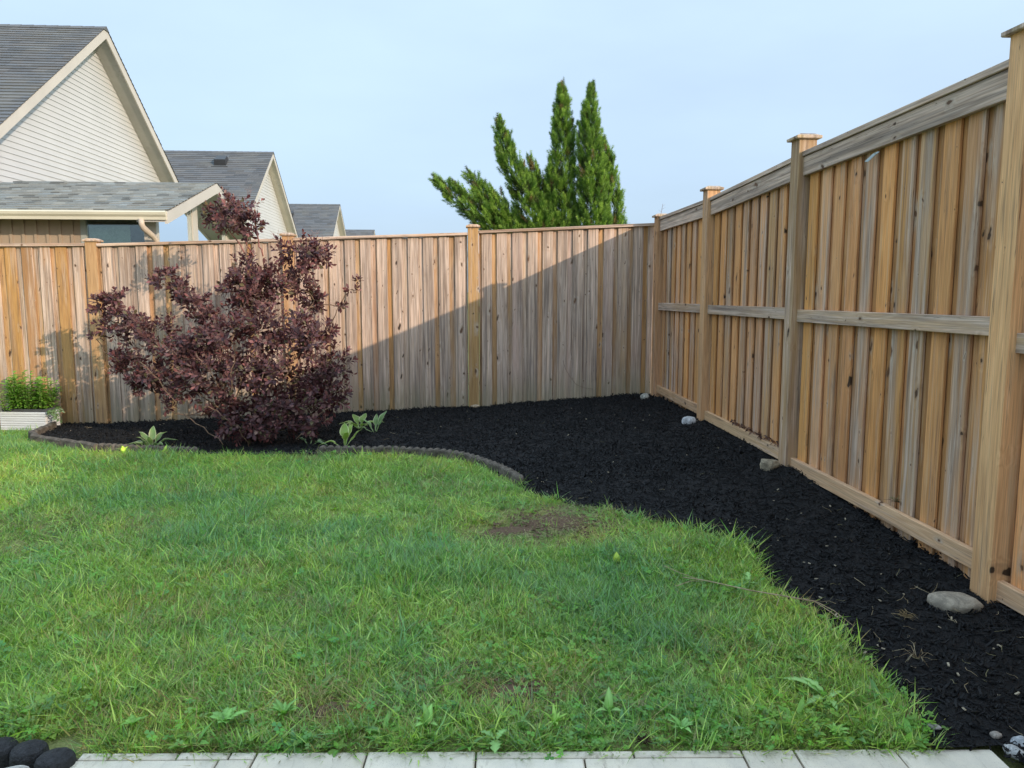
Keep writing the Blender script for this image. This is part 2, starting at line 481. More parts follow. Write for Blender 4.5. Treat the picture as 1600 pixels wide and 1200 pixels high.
def soil_patches():
    m, nt, out = new_mat('bare_soil')
    tc = nd(nt, 'ShaderNodeTexCoord')
    n1 = noise_n(nt, tc.outputs['Object'], 22, 5, 0.7); n2 = noise_n(nt, tc.outputs['Object'], 110, 4, 0.7)
    base = mix_c(nt, n1, (0.095, 0.062, 0.042), (0.25, 0.17, 0.115))
    p = principled(nt, out, 0.95, 0.1); nt.links.new(base, p.inputs['Base Color'])
    bump(nt, p, math_n(nt, 'ADD', n1, n2), 0.9, 0.02)
    mb = MB()
    for cx, cy, rx, ry, sd in ((.72, 5.18, .34, .26, 1), (.36, 5.02, .20, .10, 2), (.98, 5.10, .14, .08, 7), (.20, 2.90, .15, .09, 3), (-.50, 2.82, .09, .05, 4), (-2.0, 3.0, .12, .07, 5), (.05, 3.15, .07, .05, 6)):
        n = 28; vs = [(cx, cy, float(lawn_z(cx, cy)) + .022)]
        for k in range(n):
            t = 2 * math.pi * k / n; r = 1 + .25 * mnoise.noise(Vector((math.cos(t) * 1.7 + sd * 5, math.sin(t) * 1.7, 0))) + .12 * mnoise.noise(Vector((math.cos(t) * 5 + sd, math.sin(t) * 5, 3)))
            x, y = cx + rx * r * math.cos(t), cy + ry * r * math.sin(t)
            vs.append((x, y, float(lawn_z(x, y)) - .004))
        for k in range(n):
            x, y, z = vs[1 + k]
            vs.append(((x + cx) / 2, (y + cy) / 2, float(lawn_z(x, y)) + .016 + .006 * mnoise.noise(Vector((x * 9, y * 9, 0)))))
        mb.add(vs, [(1 + k, 1 + (k + 1) % n, 1 + n + (k + 1) % n, 1 + n + k) for k in range(n)] + [(1 + n + k, 1 + n + (k + 1) % n, 0) for k in range(n)])
    o = mb.build('bare_soil', m, smooth=True); o['kind'] = 'structure'
soil_patches()

# ------------------------------------------------------------------ mulch bed sheet
def build_bed():
    m, nt, out = new_mat('black_mulch_base')
    tc = nd(nt, 'ShaderNodeTexCoord')
    n1 = noise_n(nt, tc.outputs['Object'], 45, 4, 0.7)
    base = mix_c(nt, n1, (0.003, 0.003, 0.0035), (0.010, 0.010, 0.011))
    p = principled(nt, out, 0.8, 0.3)
    nt.links.new(base, p.inputs['Base Color'])
    bump(nt, p, n1, 1.0, 0.02)
    xs = np.arange(-5.2, 2.86, .05); ys = np.arange(1.45, 10.4, .05)
    X, Y = np.meshgrid(xs, ys)
    Z = bed_z(X, Y)
    n, k = len(ys), len(xs)
    inside = in_poly(X + .025, Y + .025, BED)[:-1, :-1].ravel()
    V = np.stack([X, Y, Z], -1).reshape(-1, 3)
    i = (np.arange(n - 1)[:, None] * k + np.arange(k - 1)[None, :]).ravel()[inside]
    F = np.stack([i, i + 1, i + k + 1, i + k], -1)
    used = np.unique(F); remap = np.zeros(len(V), np.int32); remap[used] = np.arange(len(used))
    o = link('mulch_bed', np_mesh('mulch_bed', V[used], remap[F], m, smooth=True))
    o['kind'] = 'structure'
build_bed()

# ------------------------------------------------------------------ paving
def build_paving():
    stone, nt, out = new_mat('concrete_paver')
    tc = nd(nt, 'ShaderNodeTexCoord')
    oi = nd(nt, 'ShaderNodeObjectInfo')
    n1 = noise_n(nt, tc.outputs['Object'], 6, 5, 0.65)
    n2 = noise_n(nt, tc.outputs['Object'], 260, 3, 0.7)
    n3 = noise_n(nt, mapped(nt, tc.outputs['Object'], (14, 3, 3)), 1.0, 4, 0.7, 1.5)
    a = mix_c(nt, oi.outputs['Random'], (0.53, 0.48, 0.395), (0.61, 0.565, 0.48))
    base = mix_c(nt, ramp(nt, n1, 0.3, 0.7), a, mix_c(nt, 1.0, a, (1.22, 1.2, 1.15), 'MULTIPLY'))
    base = mix_c(nt, ramp(nt, n3, 0.54, 0.70, 0, 0.6), base, (0.24, 0.20, 0.145))
    base = mix_c(nt, ramp(nt, n2, 0.58, 0.70, 0, 0.6), base, (0.16, 0.15, 0.14))
    base = mix_c(nt, ramp(nt, n2, 0.24, 0.34, 0.4, 0), base, (0.6, 0.58, 0.54))
    p = principled(nt, out, 0.85, 0.25)
    nt.links.new(base, p.inputs['Base Color'])
    bump(nt, p, math_n(nt, 'ADD', n2, n1), 0.35, 0.004)
    joint = plain('joint_sand', (0.09, 0.075, 0.055), 0.95, 0.1, 0.3, 30, 0.5)
    root = empty('paving', (0, 2.526, 0), math.atan(PAVE_SLOPE))
    tag(root, kind='structure')
    sub = MB(); sub.box(-1.36, 1.87, -4.4, -.01, -.07, -.014)
    sub.build('joint_bed', joint, root)
    def paver(u0, u1, v0, v1):          # v measured towards the camera
        g = .0035; ch = .005; h = random.uniform(-.0015, .0015)
        x0, x1, y0, y1 = u0 + g, u1 - g, -v1 + g, -v0 - g
        top = .001 + h; b = -.05
        mb = MB()
        ox, oy = (x0 + x1) / 2, (y0 + y1) / 2
        def ring(d, z): return [(x0 + d - ox, y0 + d - oy, z), (x1 - d - ox, y0 + d - oy, z), (x1 - d - ox, y1 - d - oy, z), (x0 + d - ox, y1 - d - oy, z)]
        vs = ring(0, b) + ring(0, top - ch) + ring(ch, top)
        fs = [(8, 9, 10, 11), (3, 2, 1, 0)]
        for r in (0, 4):
            for k in range(4):
                k2 = (k + 1) % 4
                fs.append((r + k, r + k2, r + 4 + k2, r + 4 + k))
        mb.add(vs, fs)
        o = mb.build('paver', stone, root)
        o.location = (ox, oy, 0)
    st = .042
    for a, b in ((-1.32, -1.215), (-1.215, -.98), (-.98, -.80)): paver(a, b, 0, st)
    paver(-1.36, -.83, st, .40)
    paver(-.80, -.705, 0, .40) if False else paver(-.80, -.71, 0, st)
    paver(-.83, -.71, st, .40)
    paver(-.71, -.325, 0, .40); paver(-.325, .055, 0, .40)
    for a, b in ((.055, .605), (.605, .985)): paver(a, b, 0, st)
    paver(.055, .43, st, .40); paver(.43, .985, st, .40)
    paver(.985, 1.17, 0, .40); paver(1.17, 1.525, 0, .40); paver(1.525, 1.87, 0, .40)
    v = .40
    for row in range(5):
        u = -1.36 - random.uniform(0, .3); first = True
        while u < 1.86:
            w = random.choice((.19, .38, .38, .56))
            a, b = max(u, -1.36), min(u + w, 1.87)
            if b - a > .06: paver(a, b, v, v + .38)
            u += w
        v += .38
build_paving()

# ------------------------------------------------------------------ fences
_cb = {}
def piece_mesh(name, w, t, length, ch=.003):
    """chamfered timber: width along x (centred), thickness y 0..t (front at 0), length along z from 0"""
    key = (name, round(w, 3), round(t, 3), round(length, 2))
    if key in _cb: return _cb[key]
    x = w / 2
    sec = [(-x + ch, 0), (x - ch, 0), (x, ch), (x, t - ch), (x - ch, t), (-x + ch, t), (-x, t - ch), (-x, ch)]
    mb = MB()
    vs = [(a, b, z) for z in (0, length) for a, b in sec]
    fs = [tuple(range(8))[::-1], tuple(range(8, 16))] + [(k, (k + 1) % 8, (k + 1) % 8 + 8, k + 8) for k in range(8)]
    mb.add(vs, fs)
    _cb[key] = mb.mesh(name, WOOD)
    return _cb[key]
_seed = [0]
def wood_props(o, tint, grey, algae=0.0):
    _seed[0] += 1
    j = random.uniform(.86, 1.14)
    o['tint'] = [tint[0] * j, tint[1] * j * random.uniform(.96, 1.04), tint[2] * j * random.uniform(.9, 1.1)]
    o['grey'] = float(grey); o['seed'] = float(_seed[0] * 1.618 % 97); o['algae'] = float(algae)
    return o
def member(name, p0, p1, w, t, front, parent, tint, grey, algae=0.0):
    """timber from p0 to p1 (centre line of its front face), width w, thickness t, its face towards 'front'"""
    p0 = Vector(p0); p1 = Vector(p1)
    z = (p1 - p0).normalized(); y = -Vector(front).normalized(); y = (y - z * y.dot(z)).normalized(); x = y.cross(z)
    o = link(name, piece_mesh(name, w, t, (p1 - p0).length), parent)
    o.matrix_local = Matrix(((x.x, y.x, z.x, p0.x), (x.y, y.y, z.y, p0.y), (x.z, y.z, z.z, p0.z), (0, 0, 0, 1)))
    return wood_props(o, tint, grey, algae)
def post_cap(post_obj, h, tint, grey, half=.093):
    mb = MB()
    a, b, c = half, half, .055
    vs = []
    for s, z in ((a - .004, 0), (a, .005), (a, .022), (c, .042)):
        vs += [(-s, .07 - s, z), (s, .07 - s, z), (s, .07 + s, z), (-s, .07 + s, z)]
    fs = [(3, 2, 1, 0), (12, 13, 14, 15)]
    for r in range(3):
        for k in range(4):
            k2 = (k + 1) % 4
            fs.append((r * 4 + k, r * 4 + k2, r * 4 + 4 + k2, r * 4 + 4 + k))
    mb.add(vs, fs)
    o = mb.build('post_cap', WOOD, post_obj)
    o.location = (0, 0, h)
    wood_props(o, tint, grey)

ORANGE = (0.66, 0.330, 0.125)
TAN = (0.60, 0.345, 0.175)
BROWN = (0.60, 0.295, 0.112)
PINK = (0.50, 0.375, 0.285)
def rear_fence():
    root = empty('cedar_fence', (-2.2, 10.3, 0))
    tag(root, 'sunlit rear cedar board fence running behind the purple bush to the corner', 'fence')
    F = (0, -1, 0)
    ox, oy = -2.2, 10.3
    def P(x, y, z): return (x - ox, y - oy, z)
    posts = [(-7.08, -.14, 2.20, .35), (-4.64, -.14, 2.26, .12), (-2.18, -.08, 2.345, .3), (.225, .02, 2.465, .25)]
    for px, gz, top, g in posts:
        po = member('post', P(px, 10.268, gz - .25), P(px, 10.268, top - .035), .142, .14, F, root, (0.45, 0.275, 0.125), g, .3)
        po_cap_h = top - .035 - (gz - .25)
        post_cap(po, po_cap_h, (0.42, 0.26, 0.14), .5)
    bays = [(-7.01, -4.715, 2.185, 2.205, 'L'), (-4.565, -2.255, 2.20, 2.275, 'G'), (-2.105, .150, 2.285, 2.365, 'G'), (.300, 2.745, 2.39, 2.508, 'G')]
    for x0, x1, z0, z1, kind in bays:
        # cap rail lying flat, and the hidden backing rails
        member('cap_rail', P(x0, 10.262, z0 - .018), P(x1, 10.262, z1 - .018), .036, .14, F, root, (0.44, 0.27, 0.16), .55 if kind == 'G' else .45)
        for hz in (.35, 1.35, 2.05):
            member('backing_rail', P(x0, 10.345, hz), P(x1, 10.345, hz + (z1 - z0) * .5), .09, .038, F, root, TAN, .5)
        pitch = .208
        n = int(round((x1 - x0) / pitch)); pitch = (x1 - x0) / n
        for i in range(n + 1):
            # front board
            def top_at(x): return z0 + (z1 - z0) * (x - x0) / (x1 - x0) - .0375
            base = lambda x: float(np.interp(x, [-7, -4.7, -2, .22, 1.5, 2.7], [-.14, -.13, -.05, .04, .12, .19])) - .12
            if i < n:
                w = .138 + random.uniform(-.002, .002)
                x = x0 + pitch * (i + .5) + random.uniform(-.004, .004)
                if kind == 'L':
                    tint, g = random.choice(((0.40, 0.225, 0.10), (0.36, 0.205, 0.10), (0.44, 0.24, 0.095))), random.choice((.22, .3, .42, .6))
                else:
                    tint, g = random.choice(((0.44, 0.30, 0.19), PINK, PINK, PINK, (0.42, 0.265, 0.15))), random.choice((.5, .62, .72, .8, .9))
                o = member('board', P(x, 10.302 + random.uniform(0, .004), base(x)), P(x + random.uniform(-.004, .004), 10.302, top_at(x)), w, .019, F, root, tint, g, .8)
            # back board behind the gap
            x = x0 + pitch * i + random.uniform(-.004, .004)
            w = .138
            xl, xr = max(x - w / 2, x0 + .002), min(x + w / 2, x1 - .002)
            tint, g = random.choice((((0.45, 0.26, 0.12), .15), ((0.44, 0.26, 0.13), .35), (PINK, .5), ((0.42, 0.25, 0.13), .45), ((0.36, 0.26, 0.18), .7), (PINK, .8)))
            member('board', P((xl + xr) / 2, 10.324, base(x)), P((xl + xr) / 2, 10.324, top_at(x)), xr - xl, .019, F, root, tint, g, .6)
rear_fence()

SIDE_POSTS = [10.05, 8.03, 5.87, 3.48, 1.10, -1.28, -3.66, -6.04]      # near face of each post
def side_fence():
    root = empty('cedar_fence', (2.62, 3.0, 0))
    tag(root, 'tall shaded cedar board fence with rails along the right side of the mulch', 'fence')
    F = (-1, 0, 0)
    def P(x, y, z): return (x - 2.62, y - 3.0, z)
    tops = [2.60, 2.685, 2.79, 2.83, 2.85, 2.86, 2.86, 2.86]
    for k, (y, top) in enumerate(zip(SIDE_POSTS, tops)):
        tint, g = [((0.52, 0.305, 0.145), .2), ((0.52, 0.305, 0.15), .2), ((0.45, 0.285, 0.165), .36), ((0.60, 0.355, 0.165), .08)][min(k, 3)]
        po = member('post', P(2.62, y + .07, -.3), P(2.62, y + .07, top - .035), .142, .14, F, root, tint, g, .12)
        post_cap(po, top - .035 + .3, (0.36, 0.28, 0.15), .55, .098)
    #         y far, y near, cap top far / near, mid rail top far / near, low rail top far / near
    panels = [(10.05, 8.175, 2.562, 2.572, 1.447, 1.458, .352, .340),
              (8.03, 6.015, 2.572, 2.650, 1.453, 1.468, .318, .306),
              (5.87, 3.625, 2.660, 2.705, 1.456, 1.473, .274, .262),
              (3.48, 1.245, 2.72, 2.74, 1.402, 1.40, .176, .17),
              (1.10, -1.135, 2.74, 2.75, 1.40, 1.40, .17, .17),
              (-1.28, -3.515, 2.75, 2.75, 1.40, 1.40, .17, .17),
              (-3.66, -5.895, 2.75, 2.75, 1.40, 1.40, .17, .17)]
    for k, (ya, yb, c0, c1, m0, m1, l0, l1) in enumerate(panels):
        # cap rail (flat), fascia, mid and low rails: front faces 4 cm behind the post faces
        member('cap_rail', P(2.648, yb, c1 - .019), P(2.648, ya, c0 - .019), .038, .14, F, root, (0.36, 0.27, 0.19), .75)
        member('fascia_board', P(2.661, yb, c1 - .040 - .072), P(2.661, ya, c0 - .040 - .072), .142, .036, F, root, (0.40, 0.29, 0.20), .78)
        member('rail', P(2.660, yb, m1 - .048), P(2.660, ya, m0 - .048), .096, .038, F, root, (0.48, 0.34, 0.20), .5)
        member('rail', P(2.660, yb, l1 - .050), P(2.660, ya, l0 - .050), .100, .038, F, root, (0.54, 0.36, 0.21), .2)
        n = int(round((ya - yb) / .208)); pitch = (ya - yb) / n
        for i in range(n + 1):
            def top_at(y): return c1 + (c0 - c1) * (y - yb) / (ya - yb) - .0395
            if k < 4:
                y = yb + pitch * i
                gz = float(bed_z(np.array([2.66]), np.array([max(2.5, y)]))[0])
            else: gz = 0
            if i < n:
                y = yb + pitch * (i + .5) + random.uniform(-.006, .006)
                tint, g = random.choice(((BROWN, .22), (ORANGE, .16), ((0.62, 0.335, 0.145), .30), (TAN, .36), ((0.65, 0.33, 0.125), .22), ((0.57, 0.295, 0.12), .42), ((0.58, 0.32, 0.14), .52)))
                zb = gz + random.choice((-.08, -.06, -.03, .0))
                member('board', P(2.700, y, zb), P(2.700, y + random.uniform(-.005, .005), top_at(y)), .134 + random.uniform(-.004, .004), .019, F, root, tint, g, .1)
            y = yb + pitch * i + random.uniform(-.006, .006)
            yl, yr = max(y - .069, yb + .002), min(y + .069, ya - .002)
            tint, g = random.choice((((0.42, 0.205, 0.085), .08), ((0.46, 0.23, 0.095), .1), ((0.38, 0.19, 0.08), .2), ((0.34, 0.17, 0.075), .12)))  # back boards tinted darker, putting the shade of the gaps into their colour
            if k == 1 and i == 2: yl += .012
            member('board', P(2.7225, (yl + yr) / 2, gz - .08), P(2.7225, (yl + yr) / 2, top_at(y)), yr - yl, .019, F, root, tint, g, .1)
side_fence()

# ------------------------------------------------------------------ houses beyond the fence
def shingle_material(name, base):
    m, nt, out = new_mat(name)
    at = nd(nt, 'ShaderNodeAttribute', attribute_name='Col')
    tc = nd(nt, 'ShaderNodeTexCoord')
    n1 = noise_n(nt, tc.outputs['Object'], 60, 3, 0.7)
    n2 = noise_n(nt, tc.outputs['Object'], 0.8, 3, 0.6)
    c = mix_c(nt, 1.0, at.outputs['Color'], base, 'MULTIPLY')
    g = nd(nt, 'ShaderNodeCombineColor'); r = ramp(nt, n1, 0.2, 0.8, 0.78, 1.22, smooth=False)
    [nt.links.new(r, g.inputs[i]) for i in range(3)]
    c = mix_c(nt, 1.0, c, g.outputs[0], 'MULTIPLY')
    c = mix_c(nt, ramp(nt, n2, 0.45, 0.75, 0, 0.25), c, (0.20, 0.205, 0.18))
    p = principled(nt, out, 0.9, 0.2); nt.links.new(c, p.inputs['Base Color'])
    bump(nt, p, n1, 0.4, 0.006)
    return m
SHINGLE_GREY = shingle_material('asphalt_shingle_grey', (0.115, 0.123, 0.132))
SHINGLE_PALE = shingle_material('asphalt_shingle_pale', (0.225, 0.245, 0.245))
SIDING = plain('vinyl_siding_cream', (0.49, 0.50, 0.51), 0.55, 0.35, 0.05, 0.7)
TRIM = plain('aluminium_trim_cream', (0.48, 0.45, 0.40), 0.45, 0.4, 0.06, 1.5)
TRIM_DARK = plain('soffit_grey', (0.36, 0.35, 0.325), 0.6, 0.3, 0.06, 1.5)
BATTEN = plain('board_and_batten_tan', (0.33, 0.26, 0.19), 0.7, 0.25, 0.08, 1.2)
GUTTER = plain('gutter_cream', (0.55, 0.52, 0.41), 0.4, 0.4, 0.05, 2)
VENT = plain('roof_vent_black', (0.03, 0.032, 0.036), 0.5, 0.4, 0.1, 8)

def slope_shingles(mb, origin, along, down, clip, expo, seed, tab=(.16, .34), lift=.010, var=.20):
    """courses of overlapping tabs on a roof plane. origin at the ridge; along = unit vector, down = unit vector;
    clip(s) -> (a0, a1) range along at distance s down the slope, for s in 0..S"""
    rnd = random.Random(seed)
    along = Vector(along); down = Vector(down); nrm = along.cross(down)
    if nrm.z < 0: nrm = -nrm
    o = Vector(origin)
    S = clip(None)
    s = 0.0; row = 0
    while s < S - 1e-4:
        s1 = min(s + expo, S)
        a0, a1 = clip(min(s1, S))
        b0, b1 = clip(s)
        a0, a1 = min(a0, b0), max(a1, b1)
        a = a0; lastc = 1.0
        while a < a1 - .01:
            w = rnd.uniform(*tab)
            e = min(a + w, a1)
            c = rnd.choice((1, 1, 1.04, .93, .88, 1.08, 1 - var, 1 + var * .6))
            hue = rnd.uniform(-.04, .05)
            col = (c * (1 + hue), c, c * (1 - hue))
            h = lift + rnd.uniform(0, .005)
            p = lambda aa, ss, hh: o + along * aa + down * ss + nrm * hh
            vs = [p(a, s, .002), p(e, s, .002), p(e, s1 + .004, h), p(a, s1 + .004, h), p(e, s1 + .004, .0), p(a, s1 + .004, .0)]
            mb.add(vs, [(0, 3, 2, 1), (3, 5, 4, 2)], col)
            a = e
        s = s1; row += 1

def gable_house(name, label, Xr, Yp, zp, slope, half, length, expo, siding_step, mat_roof, detail, vent=None, over=.40):
    """ridge along X, its gable end at Xr facing the yard side; Yp ridge line, zp ridge height"""
    root = empty(name, (Xr, Yp, 0))
    tag(root, label, 'house', 'houses in a row beyond the fence')
    ze = zp - slope * half
    cs = math.cos(math.atan(slope)); sn = math.sin(math.atan(slope))
    Sl = half / cs
    xw = -over                                    # gable wall plane, local
    th = .14
    # wall body
    mb = MB()
    wh = half - .45
    z_w = zp - th - .02
    vs = [(xw - .031, -wh, -.2), (xw - .031, wh, -.2), (xw - .031, wh, z_w - slope * wh), (xw - .031, 0, z_w), (xw - .031, -wh, z_w - slope * wh)]
    vs += [(-length, y, z) for _, y, z in vs]
    mb.add(vs, [(0, 1, 2, 3, 4), (9, 8, 7, 6, 5), (0, 4, 9, 5), (1, 6, 7, 2), (0, 5, 6, 1), (4, 3, 8, 9), (3, 2, 7, 8)])
    mb.build('wall', SIDING, root)
    # lap siding: one plank per course
    z = 2.0 if detail else 2.5
    joined = None if detail else MB()
    while z < z_w - .05:
        z1 = min(z + siding_step, z_w - .01)
        ya = min(wh, (z_w - z) / slope); yb = min(wh, (z_w - z1) / slope)
        vs = [(xw + .004, -ya, z), (xw + .004, ya, z), (xw - .010, yb, z1), (xw - .010, -yb, z1), (xw - .024, -ya, z), (xw - .024, ya, z)]
        tgt = MB() if detail else joined
        tgt.add(vs, [(0, 1, 2, 3), (1, 0, 4, 5)])
        if detail: tgt.build('siding_plank', SIDING, root)
        z = z1
    if joined: tag(joined.build('siding', SIDING, root), kind='stuff')
    # roof deck (two slabs) with overhang
    mb = MB()
    for sgn in (-1, 1):
        y1 = sgn * half
        vs = [(0, 0, zp - .012), (-length, 0, zp - .012), (-length, y1, ze - .012), (0, y1, ze - .012)]
        vs += [(x, y, zz - th) for x, y, zz in vs]
        fs = [(0, 1, 2, 3), (7, 6, 5, 4), (0, 3, 7, 4), (1, 0, 4, 5), (2, 1, 5, 6), (3, 2, 6, 7)]
        mb.add([(x - .025, y, zz) for x, y, zz in vs], fs)
    roof = mb.build('roof', TRIM_DARK, root)
    for sgn in (-1, 1):
        mb = MB()
        def clip(s, S=Sl): return S if s is None else (-length, .015)
        slope_shingles(mb, (0, 0, zp), (1, 0, 0), (0, sgn * cs, -sn), clip, expo, int(Yp * 10) + sgn, (.20, .40) if detail else (.3, .7), .019)
        tag(mb.build('shingles', mat_roof, roof, colours=True), kind='stuff')
    mb = MB()
    r = random.Random(3)
    x = .02
    while x > -length:
        w = .28
        c = r.choice((1, .95, 1.08, .85))
        pts = [(x, -.14, zp - .14 * slope + .020), (x, 0, zp + .026), (x, .14, zp - .14 * slope + .020), (x - w, -.14, zp - .14 * slope + .014), (x - w, 0, zp + .018), (x - w, .14, zp - .14 * slope + .014)]
        mb.add(pts, [(0, 3, 4, 1), (1, 4, 5, 2), (0, 1, 2)], (c, c, c)); x -= w - .02
    tag(mb.build('ridge_cap', mat_roof, roof, colours=True), kind='stuff')
    # rake boards, soffits
    for sgn in (-1, 1):
        mb = MB()
        h = .21
        vs = []
        for x in (0.0, -.028):
            vs += [(x, 0, zp - .014), (x, sgn * half, ze - .014), (x, sgn * half, ze - .014 - h), (x, 0, zp - .014 - h * 1.05)]
        mb.add(vs, [(0, 1, 2, 3), (7, 6, 5, 4), (0, 4, 5, 1), (1, 5, 6, 2), (2, 6, 7, 3), (3, 7, 4, 0)])
        mb.build('rake_board', TRIM, root)
        mb = MB()
        d = h - .03
        n = int(half / .13)
        for i in range(n):
            t0, t1 = i / n, (i + 1) / n - .0035 / half
            for (ta, tb) in ((t0, t1),):
                vs = [(-.03, sgn * half * ta, zp - .014 - d - slope * half * ta), (-.03, sgn * half * tb, zp - .014 - d - slope * half * tb),
                      (xw + .006, sgn * half * tb, zp - .014 - d - slope * half * tb), (xw + .006, sgn * half * ta, zp - .014 - d - slope * half * ta)]
                mb.add(vs + [(a, b, c + .012) for a, b, c in vs], [(0, 1, 2, 3), (4, 5, 6, 7), (0, 1, 5, 4), (2, 3, 7, 6), (0, 3, 7, 4), (1, 2, 6, 5)])
        tag(mb.build('soffit', TRIM_DARK if detail else TRIM, root), kind='stuff')
    # eave gutter
    mb = MB(); mb.box(-length, -.02, -half - .11, -half - .004, ze - .15, ze - .02)
    mb.build('gutter', GUTTER, root)
    if vent:
        xv, s = vent
        mb = MB()
        yv = -s * cs; zv = zp - s * sn
        a = .24
        top = .20
        vs = [(xv - a, yv - .22, zv - .22 * slope), (xv + a, yv - .22, zv - .22 * slope), (xv + a, yv + .22, zv + .22 * slope), (xv - a, yv + .22, zv + .22 * slope)]
        vt = [(xv - a * .95, yv - .27, zv + .10), (xv + a * .95, yv - .27, zv + .10), (xv + a * .8, yv + .16, zv + .32), (xv - a * .8, yv + .16, zv + .32)]
        mb.add(vs + vt, [(3, 2, 1, 0), (4, 5, 6, 7), (0, 1, 5, 4), (1, 2, 6, 5), (2, 3, 7, 6), (3, 0, 4, 7)])
        mb.box(xv - .33, xv + .33, yv - .33, yv - .30, zv - .30 * slope - .03, zv - .3 * slope + .02)
        mb.build('roof_vent', VENT, roof)
    return root

H1 = gable_house('house', 'cream sided gabled house nearest on the left with a glazed sunroom in front', -7.8, 18.67, 7.47, .683, 5.4, 11, .150, .112, SHINGLE_GREY, True)
gable_house('house', 'second gabled house, roof with a black vent, right behind the nearest house', -7.8, 34.6, 7.52, .70, 5.4, 11, .170, .125, SHINGLE_GREY, False, vent=(-1.95, 1.05))
gable_house('house', 'small distant gabled house third in the row with a pale roof vent', -7.8, 53.6, 7.40, .70, 5.4, 11, .190, .16, SHINGLE_GREY, False, vent=(-3.1, 1.5))
gable_house('house', 'farthest house showing only its dark ridge just above the fence', -7.8, 75.6, 7.42, .70, 5.4, 11, .22, .2, SHINGLE_GREY, False)

def glass_material(name, tint=(0.03, 0.04, 0.04)):
    m, nt, out = new_mat(name)
    d = nd(nt, 'ShaderNodeBsdfPrincipled', Roughness=0.02); d.inputs['Base Color'].default_value = (*tint, 1)
    d.inputs['Specular IOR Level'].default_value = 0.5
    t = nd(nt, 'ShaderNodeBsdfTransparent'); t.inputs['Color'].default_value = (0.78, 0.86, 0.82, 1)
    g = nd(nt, 'ShaderNodeBsdfGlossy', Roughness=0.02); g.inputs['Color'].default_value = (0.85, 0.9, 0.95, 1)
    fr = nd(nt, 'ShaderNodeFresnel', IOR=2.0)
    mx = nd(nt, 'ShaderNodeMixShader')
    nt.links.new(fr.outputs[0], mx.inputs[0]); nt.links.new(t.outputs[0], mx.inputs[1]); nt.links.new(g.outputs[0], mx.inputs[2])
    nt.links.new(mx.outputs[0], out.inputs['Surface'])
    return m
GLASS = glass_material('window_glass')
INTERIOR = plain('sunroom_interior', (0.12, 0.13, 0.12), 0.9, 0.1, 0.2, 1.5)
ROOF_REFLECTION = plain('painted_roof_reflection', (0.66, 0.72, 0.55), 0.8, 0.1, 0.1, 20)  # pale green colour standing in for a roof reflected in the pane
FRAME_G = plain('window_frame_grey', (0.32, 0.34, 0.31), 0.5, 0.3, 0.05, 3)

